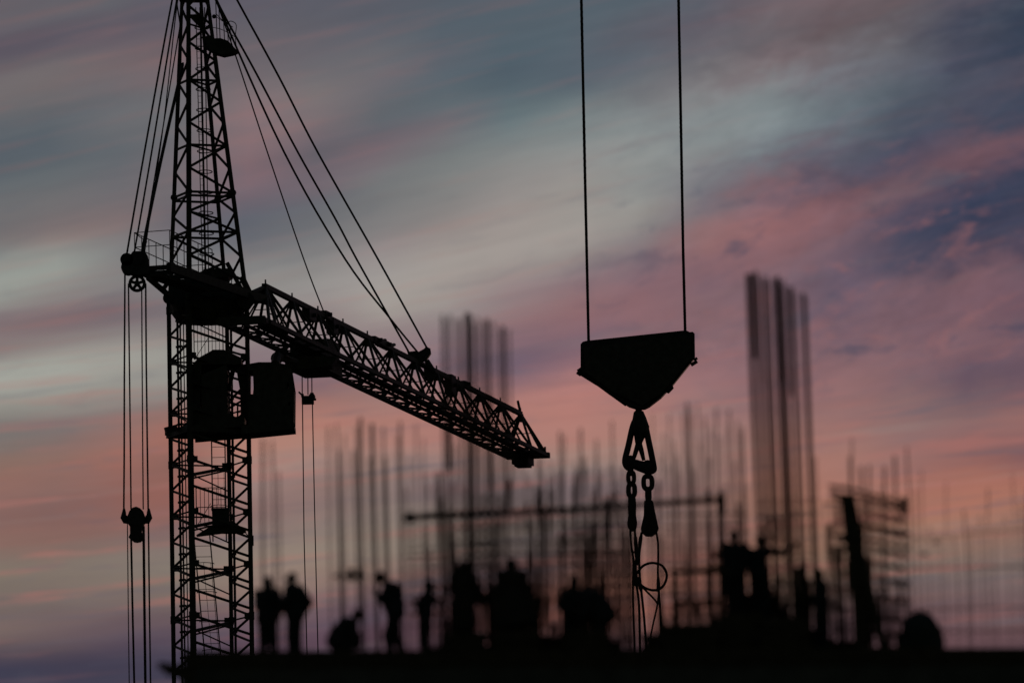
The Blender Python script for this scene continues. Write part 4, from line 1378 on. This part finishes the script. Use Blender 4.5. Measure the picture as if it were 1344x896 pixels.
# formwork table under the two workers
ft = thing('formwork_table', PX(1005, ZS, 159.4), 'waist-high formwork table carrying the two workers left of the tall bars', 'formwork')
a = PX(944, DR, 159.4); b = PX(1064, DR - .08, 159.4)
m = MB(); m.beam(a - UP * .06, lerp(a, b, .45) - UP * .06, 1.6, .1); m.beam(lerp(a, b, .45) - UP * .26, b - UP * .22, 1.7, .12); m.build('deck', 'timber', ft)
for i in range(9):
    m = MB(); c = lerp(a, b, (i + .5) / 9); w = .17 if i % 3 else .235
    hgt = DR - .3 - ZS - rng.uniform(0, .1)
    m.box(Vector((c.x, c.y - .7, ZS + hgt / 2)), (w, .06, hgt)); m.build('panel', 'timber', ft)
for i in range(5):
    for dy in (-.6, .65):
        m = MB(); c = lerp(a, b, i / 4); m.bar(Vector((c.x, c.y + dy, ZS)), Vector((c.x, c.y + dy, DR - .3)), .05, 8); m.build('prop', 'dark', ft)
m = MB(); m.box(Vector((a.x + 1.2, a.y - .66, ZS + .2)), (2.3, .05, .4)); m.build('kick_board', 'timber', ft)

# handrail frame to its left
hr = thing('handrail_frame', PX(920, ZS, 158.4), 'dark handrail frame left of the formwork table', 'railing')
for px, pt, r in ((886.5, 746, .055), (908, 748, .04), (931, 744, .06), (946, 742, .04)):
    m = MB(); t_ = P(px, pt, 158.4); m.bar(Vector((t_.x, t_.y, ZS)), t_, r, 8); m.build('post', 'timber', hr)
for (x0, y0), (x1, y1), w in (((882, 751), (936, 748), .1), ((930, 742), (958, 750), .13), ((884, 790), (950, 788), .09)):
    m = MB(); m.beam(P(x0, y0, 158.3), P(x1, y1, 158.3), .06, w); m.build('rail', 'timber', hr)

# rounded tarpaulin heap on the right
hp = thing('tarpaulin_heap', PX(1208, ZS, 158.2), 'rounded dark tarpaulin heap near the right end of the slab', 'heap')
m = MB()
c = PX(1208, ZS + .05, 158.2)
nu, nv = 28, 12
vs = []
for i in range(nv + 1):
    ph_ = math.pi / 2 * i / nv
    for j in range(nu):
        th_ = 2 * math.pi * j / nu
        w = 1 + .08 * math.sin(3 * th_ + 1) + .06 * math.sin(7 * th_ + 6 * ph_)
        q = (math.cos(ph_) ** .9 * (1 + .10 * math.sin(2 * ph_))) if i < nv else 0
        vs.append(c + Vector((.45 * w * q * math.cos(th_), .5 * w * q * math.sin(th_), -.05 + (.84 + .05 * math.sin(4 * th_ + 2)) * math.sin(ph_))))
fs = [(i * nu + j, i * nu + (j + 1) % nu, (i + 1) * nu + (j + 1) % nu, (i + 1) * nu + j) for i in range(nv) for j in range(nu)]
m.add(vs, fs); m.build('cover', 'tarp', hp, True)
m = MB(); m.ring(c + UP * .35, (0, 0, 1), .47, .016, 30, 5); m.build('tie_rope', 'rope', hp)

# raking prop
rp = thing('raking_prop', PX(1135, ZS, 158.9), 'thick black raking prop leaning in front of the right-hand mesh', 'prop')
m = MB()
q = [P(1102, 648, 158.9), P(1121, 649, 158.9), P(1130, 690, 158.9), P(1138, 760, 158.9), P(1142, 830, 158.9), PX(1143, ZS, 158.9), PX(1121, ZS, 158.9), P(1119, 800, 158.9), P(1112, 730, 158.9)]
m.prism(q, (0, .3, 0)); m.build('upright', 'timber', rp)
m = MB(); m.tube([P(1120, 690, 159.1), P(1131, 735, 158.8), PX(1162, ZS, 158.4)], [.1, .12, .1], 8); m.build('strut', 'timber', rp)
m = MB(); m.beam(P(1124, 790, 158.9), P(1147, 790, 158.7), .1, .1); m.build('brace', 'timber', rp)

# ------------------------------------------------------------------ reinforcement
def cage(name, label, cat, px, Y):
    return thing(name, PX(px, ZS, Y), label, cat, 'reinforcement on the slab')

def rod(par, xt, yt, Y, r, lean=6.0, yb=None, m='rust', name='bar', bow=0.0):
    """vertical bar with its tip at photo (xt, yt); lean = pixels it has moved right per 300 rows"""
    t = P(xt, yt, Y)
    zb = ZS if yb is None else zpx(xt, yb, Y)
    H_ = t.z - zb
    dx = (lean - 5.8) / 300.0 * H_                          # the roll of the camera accounts for 5.8
    k = [Vector((t.x + dx * s + bow * math.sin(s * math.pi), t.y, t.z - H_ * s)) for s in (0, .25, .5, .75, 1)]
    mm = MB(); mm.tube(k, r, 6)
    return mm.build(name, m, par)

def hoops(par, x0, x1, Y, d, rows_, r=.011):
    for py in rows_:
        a = P(x0, py, Y); b = P(x1, py - (x1 - x0) * .019, Y); zz = a.z
        mm = MB()
        mm.tube([Vector((a.x, Y - .02, zz)), Vector((b.x, Y - .02, zz + rng.uniform(-.03, .03))), Vector((b.x, Y + d, zz + rng.uniform(-.03, .03))), Vector((a.x, Y + d, zz))], r, 5, True)
        mm.build('hoop', 'rust', par)

# tall column bars, right
ca = cage('column_cage', 'tallest bundle of column bars, at right beside the formwork table', 'rebar cage', 1025, 160)
def clump(par, xc, y, n, spread, r, ln, Y0):
    for k in range(n):
        rod(par, xc + rng.uniform(-spread, spread), y + rng.uniform(-2, 6), Y0 + rng.uniform(0, 1.2), r * rng.uniform(1.1, 1.45), ln + rng.uniform(-.8, .8))
for xc, y, n, sp, r, ln in ((982, 357, 3, 2.2, .024, 11), (993, 357, 4, 2.2, .026, 10), (1004.5, 361, 2, 1.5, .026, 9.5), (1018.5, 363, 5, 2.6, .026, 9.7),
                            (1027, 369, 2, 1.5, .024, 9.3), (1038, 376, 4, 2.4, .026, 9.3), (1055.5, 383, 3, 2.0, .024, 10)):
    clump(ca, xc, y, n, sp, r, ln, 160)
for x, y, ybm, Y in ((1019, 364, 520, 160.5), (1024, 370, 500, 160.4), (994, 360, 500, 160.4), (987, 358, 470, 160.6), (1054, 383, 480, 160.6), (1034, 377, 520, 160.7), (982, 359, 500, 160.5)):
    rod(ca, x, y, Y, .02, 9, ybm, name='lap_bar')
for k in range(13):
    x = 984 + k * 5.8 + rng.uniform(-2, 2)
    rod(ca, x, 359 + max(0, x - 990) * .36 + rng.uniform(-2, 8), 160.1 + rng.uniform(0, 1.2), rng.uniform(.014, .021), rng.uniform(8.5, 11))
hoops(ca, 1000, 1072, 160, 1.1, range(655, 856, 17), .012)

# column bars behind the jib tip
cb_ = cage('column_cage', 'bundle of column bars rising behind the end of the crane jib', 'rebar cage', 625, 161)
for xc, y, n, sp, r, ln in ((581, 412, 2, 1.2, .02, 4), (591, 412, 2, 1.4, .022, 4), (603, 413, 1, .5, .022, 4), (614, 411, 6, 3.4, .026, 4), (628, 418, 2, 1.6, .022, 4.3),
                            (638, 420, 4, 2.2, .026, 4.6), (648, 424, 1, .5, .02, 4.6), (658, 424, 4, 2.6, .025, 4.8), (669, 432, 1, .5, .022, 5)):
    clump(cb_, xc, y, n, sp, r, ln, 161)
for x, yt, ybm, Y, r in ((588.5, 500, 616, 161.3, .036), (614, 414, 640, 161.4, .044), (643, 520, 640, 161.5, .04), (617, 500, 640, 161.2, .04)):
    rod(cb_, x, yt, Y, r, 3, ybm, name='lap_bar')
rod(cb_, 632, 652, 161.6, .045, 4, 740, name='lap_bar')
rod(cb_, 642, 648, 161.2, .05, 4, 735, name='lap_bar')
for k in range(12):
    x = 584 + k * 7.2 + rng.uniform(-2, 2)
    rod(cb_, x, 414 + max(0, x - 600) * .26 + rng.uniform(-2, 9), 161 + rng.uniform(0, 1.1), rng.uniform(.012, .019), rng.uniform(3, 5.5))
hoops(cb_, 618, 660, 161, .9, range(650, 856, 12), .014)

# starter bars standing left of the middle
SG = {}
LAB_L = 'thin rebar standing in the row between the crane and the jib end'
def loose(x, y, Y, r, ln, lab):
    o = rod(None, x, y, Y, r * 1.6, ln, name='starter_bar', bow=rng.uniform(-.04, .04))
    tag(o, lab, 'rebar', SG.setdefault(lab, 'starter bars, set %s' % ('one', 'two', 'three', 'four', 'five', 'six', 'seven')[len(SG)]))
for x, y, r, ln in ((345, 576, .02, 4), (357, 578, .014, 4), (366, 618, .012, 4), (431, 560, .013, 6), (442, 556, .011, 6), (444, 590, .023, 8), (452, 570, .010, 7), (463, 590, .018, 7), (468, 560, .012, 7), (473, 548, .026, 8), (488, 556, .030, 10),
                    (485, 600, .012, 9), (503, 560, .014, 8), (505, 600, .022, 9), (525, 553, .018, 5), (522, 570, .012, 5), (546, 556, .010, 5), (537, 600, .010, 5), (556, 575, .009, 5)):
    loose(x, y, 160 + rng.uniform(-.6, 1.6), r, ln, LAB_L)
# plank pieces tied across them
tp = thing('tie_plank', PX(465, zpx(465, 764, 159.6), 159.6), 'short dark plank pieces tied across the thin bars above the crouching worker', 'plank')
m = MB(); m.beam(P(436, 756, 159.6), P(482, 755, 159.6), .04, .05); m.build('lath', 'timber', tp)
for x, w in ((447, .11), (461, .14), (474, .11)):
    m = MB(); m.box(P(x, 754, 159.55), (w, .05, .27)); m.build('block', 'timber', tp)

def meshwall(label, xs, Y, r, hrows, hx, hr_, tops, ln=5, name='wall_mesh', dy=0.0, px=None):
    w = cage(name, label, 'rebar mesh', px or (xs[0] + xs[-1]) / 2, Y)
    for i, x in enumerate(xs):
        rod(w, x, tops(x, i), Y + dy * i, r * rng.uniform(1.1, 1.95), ln + rng.uniform(-2.2, 2.2), bow=rng.uniform(-.06, .06))
    for py in hrows:
        a = P(hx[0] + rng.uniform(-3, 3), py + rng.uniform(-1.5, 1.5), Y + .05); b = P(hx[1] + rng.uniform(-3, 3), py + hr_ + rng.uniform(-2, 2), Y + .05 + dy * len(xs))
        mid = lerp(a, b, .5) + UP * rng.uniform(-.03, .03)
        mm = MB(); mm.tube([a, mid, b], rng.uniform(.012, .02), 5); mm.build('cross_bar', 'rust', w)
    return w
R = random.Random(21)
meshwall('wall reinforcement mesh below the left half of the long horizontal tube', [534 + 12.4 * i + R.uniform(-2, 2) for i in range(15)], 161.2, .0105,
         [692, 702, 711, 720, 728, 738, 747, 757, 768, 780, 792, 806, 822], (532, 650), -2, lambda x, i: R.uniform(600, 690) if i % 3 else 640)
meshwall('wall reinforcement mesh below the right half of the long horizontal tube', [690 + 10.4 * i + R.uniform(-2, 2) for i in range(20)], 161.6, .0105,
         [690, 704, 722, 735, 748, 760, 772, 786, 800, 815], (752, 842), -3, lambda x, i: R.uniform(558, 660) if i % 4 else 615)
for k, (x, y) in enumerate(((572, 620), (577, 618), (584, 640), (735, 566), (762, 562), (766, 600), (792, 650), (797, 655), (781, 640), (706, 600), (720, 640))):
    loose(x, y, 160.4 + (k % 4) * .4, .017, 4, 'thin rebar poking up past the long horizontal tube')
# the long tube laid across the mesh
tb = thing('scaffold_tube', P(740, 667, 160.9), 'long horizontal dark tube lying across the bars behind the hanging sling', 'scaffold tube')
m = MB(); m.tube([P(530, 679.5, 161), P(640, 674, 161), P(760, 667, 161), P(950, 655, 161)], .062, 8); m.build('tube', 'dark', tb)
m = MB(); m.tube([P(552, 676, 160.9), P(640, 673, 160.9)], .06, 8); m.build('sleeve', 'dark', tb)
m = MB(); c = P(538, 679, 160.95); m.box(c, (.2, .2, .2)); m.build('clamp', 'dark', tb)
m = MB(); c = P(930, 652, 160.95); m.box(c, (.12, .2, .3)); m.build('clamp', 'dark', tb)
ps = thing('scaffold_post', PX(948, ZS, 161.2), 'dark scaffold post at the right end of the long horizontal tube', 'scaffold post')
m = MB(); t_ = P(946, 644, 161.2); m.bar(Vector((t_.x, t_.y, ZS)), t_, .05, 8); m.build('post', 'dark', ps)
m = MB(); m.box(P(946, 662, 161.2), (.16, .2, .4)); m.build('coupler', 'dark', ps)

meshwall('open wall mesh between the hanging sling and the tallest bars', [858 + 9.6 * i + R.uniform(-2.5, 2.5) for i in range(14)], 161.0, .0105,
         [690, 722, 741, 765, 780, 800, 812], (872, 972), -2, lambda x, i: R.uniform(532, 640) if i % 2 else R.uniform(528, 570), 6)
for k, (x, y) in enumerate(((901, 528), (904, 531), (925, 548), (940, 535), (957, 538), (968, 552), (975, 560), (803, 552), (884, 600))):
    loose(x, y, 160.6 + (k % 3) * .5, .0125, 6, 'thin rebar rising between the hook block and the tallest bars')
meshwall('dense low thicket of starter bars behind the plank deck', [566 + 4.2 * i + R.uniform(-2, 2) for i in range(39)], 160.0, .019,
         [745, 768, 786, 800, 812, 824, 836, 848], (566, 726), -3, lambda x, i: R.uniform(770, 830) if i % 3 else R.uniform(690, 790))
meshwall('dense dark thicket of bars round the two raised workers', [866 + 4.4 * i + R.uniform(-2, 2) for i in range(48)], 160.3, .019,
         [752, 768, 783, 796, 808, 820, 832, 844], (866, 1076), -3, lambda x, i: R.uniform(735, 800) if 940 < x < 1070 else R.uniform(765, 825), 7)
meshwall('thicket of bars behind the hunched worker and the hanging sling', [700 + 6.6 * i + R.uniform(-2, 2) for i in range(22)], 160.2, .015,
         [712, 728, 741, 755, 770, 784, 798, 812, 826, 840], (740, 846), -3, lambda x, i: R.uniform(640, 740))
meshwall('sparse tall thin bars crossing the long horizontal tube', [556 + 7.4 * i + R.uniform(-3, 3) for i in range(38)], 161.9, .0135,
         [], (0, 0), 0, lambda x, i: R.uniform(575, 690), 5)
meshwall('low tangle of bars at the foot of the framed cage', [1084 + 6.2 * i + R.uniform(-2, 2) for i in range(18)], 159.8, .014,
         [770, 786, 801, 815, 829, 843], (1084, 1192), -2, lambda x, i: R.uniform(720, 800))
meshwall('tight row of thick short bars behind the raised workers', [946 + 4.9 * i + R.uniform(-2, 2) for i in range(25)], 160.9, .025,
         [770, 784, 797, 812, 828], (946, 1068), -2, lambda x, i: R.uniform(748, 790) if x > 985 else R.uniform(760, 790), 7)
meshwall('second layer of bars and ties behind the stooping workers', [640 + 5.6 * i + R.uniform(-3, 3) for i in range(34)], 162.4, .012,
         [676, 694, 712, 727, 742, 756, 771, 788], (600, 838), -3, lambda x, i: R.uniform(600, 720), 4)
meshwall('second layer of bars right of the hanging sling', [852 + 5.4 * i + R.uniform(-3, 3) for i in range(24)], 162.0, .012,
         [676, 700, 716, 733, 752, 775, 795], (866, 985), -2, lambda x, i: R.uniform(560, 740), 6)
# small wire coil hung behind the pointing arm
wc_ = thing('wire_coil', P(1016, 712, 160.4), 'faint round wire coil hung above the outstretched arm', 'wire coil')
for k in range(6):
    m = MB(); m.ring(P(1016 + R.uniform(-1, 1), 694 + R.uniform(-1, 1), 160.4 + k * .05), Vector((.15 * R.uniform(-1, 1), 1, .15 * R.uniform(-1, 1))), (.10 + .035 * k), .012, 24, 4); m.build('turn', 'rust', wc_)

# column cage at the right, framed, with dense hoops
cc_ = cage('wall_cage', 'framed reinforcement cage of close horizontal bars behind the raking prop', 'rebar cage', 1140, 160.2)
for x, y, r in ((1092, 640, .018), (1101, 636, .013), (1110, 634, .016), (1120, 640, .013), (1131, 634, .017), (1143, 645, .012), (1155, 640, .014), (1164, 648, .018), (1174, 646, .02), (1186, 652, .034), (1097, 642, .02), (1137, 650, .02), (1150, 652, .022)):
    rod(cc_, x, y, 160.2 + R.uniform(0, .8), r, 5)
for i, py in enumerate([637, 648, 659, 669, 680, 690, 700, 712, 722, 731, 741, 751, 761, 772, 784, 797, 810, 824]):
    k = .036 if i in (0, 1, 4, 6) else .022
    x0, x1 = (1088, 1190) if i < 8 or i % 2 else (1150, 1190)
    py += rng.uniform(-3, 3) if i else 0; x0 += rng.uniform(-6, 10) if i > 1 else 0; x1 += rng.uniform(-8, 6) if i > 1 else 0
    a = P(x0, py, 160.15 + rng.uniform(0, .5)); b = P(x1, py + rng.uniform(-3, 3) + (22 if i < 3 else 16) * (x1 - x0) / 102, 160.15)
    mm = MB(); mm.tube([a, lerp(a, b, .3) + UP * .05, b], k, 5); mm.build('hoop', 'rust', cc_)
    if i % 2:
        a2 = a + Vector((.1, .9, 0)); b2 = b + Vector((.05, .9, .05)); mm = MB(); mm.tube([a2, b2], .018, 5); mm.build('hoop', 'rust', cc_)
m = MB(); m.box(P(1186, 664, 160.1), (.16, .1, .35)); m.build('clamp', 'dark', cc_)
for k, (x, y, r) in enumerate(((1115, 598, .014), (1118, 575, .010), (1130, 612, .020), (1141, 610, .016), (1161, 612, .018), (1174, 598, .018), (1190, 586, .012))):
    loose(x, y, 161 + k * .1, r, 5, 'short rebar tip standing above the framed cage at right')
for k, (x, y) in enumerate(((1062, 560), (1070, 600), (1082, 655), (1066, 640), (1086, 690), (1050, 690), (1042, 670))):
    loose(x, y, 160.8 + k * .15, .011, 6, 'thin rebar between the tallest bars and the framed cage')
# far right mesh
tops_r = {0: 640, 1: 616, 2: 690, 3: 700, 4: 632, 5: 702, 6: 668, 7: 690, 8: 676, 9: 640, 10: 690, 11: 676, 12: 620, 13: 660, 14: 640, 15: 650, 16: 630}
meshwall('wall mesh of thin bars at the right end of the slab, behind the tarpaulin heap', [1200 + 10.6 * i + R.uniform(-2, 2) for i in range(17)], 161.4, .0085,
         [747, 800, 829], (1194, 1385), -4, lambda x, i: tops_r.get(i, 680), 5, px=1285)
m = MB(); m.tube([P(1188, 708, 161.2), P(1240, 703, 161.2), P(1300, 698, 161.2), P(1390, 692, 161.2)], .010, 6)
tag(m.build('tie_wire', 'rope'), 'thin dark tie wire stretched across the right-end mesh', 'wire')
for k, (x, y, w) in enumerate(((1229, 711, .05), (1212, 727, .06))):
    m = MB(); c = P(x, y, 161.3); m.box(c, (w * 2.2, .08, w)); m.box(c - UP * w * .5, (w * .8, .12, w * .4))
    tag(m.build('form_clamp', 'dark'), ('small dark clamp on the right-end mesh, just under the tie wire', 'small dark clamp on the right-end mesh, nearest the framed cage', 'small dark clamp at the far right of the right-end mesh')[k], 'clamp', 'clamps on the mesh')

# upright stakes and ties in the clutter round the tall bars
for k, (x, y, r) in enumerate(((1040, 742, .04), (1048, 748, .05), (1057, 738, .035), (1088, 690, .035), (1098, 733, .05), (1104, 726, .05))):
    m = MB(); t_ = P(x, y, 158.9 + .1 * k); m.bar(Vector((t_.x + .03, t_.y, ZS)), t_, r, 6); m.ball(t_, r * 1.25, None, 8, 6)
    tag(m.build('stake', 'timber'), 'dark upright stake in the clutter between the raised workers and the raking prop', 'stake', 'stakes on the slab')
for k, (x0, x1, y) in enumerate(((932, 962, 728), (1086, 1112, 722), (1098, 1118, 705))):
    m = MB(); m.beam(P(x0, y, 159.9), P(x1, y - 1, 159.9), .05, .09); m.box(P((x0 + x1) / 2, y, 159.85), (.12, .12, .16))
    tag(m.build('tie_board', 'timber'), ('short dark board fixed across the bars left of the raised workers', 'lower of two short boards fixed left of the raking prop', 'upper of two short boards fixed left of the raking prop')[k], 'board')
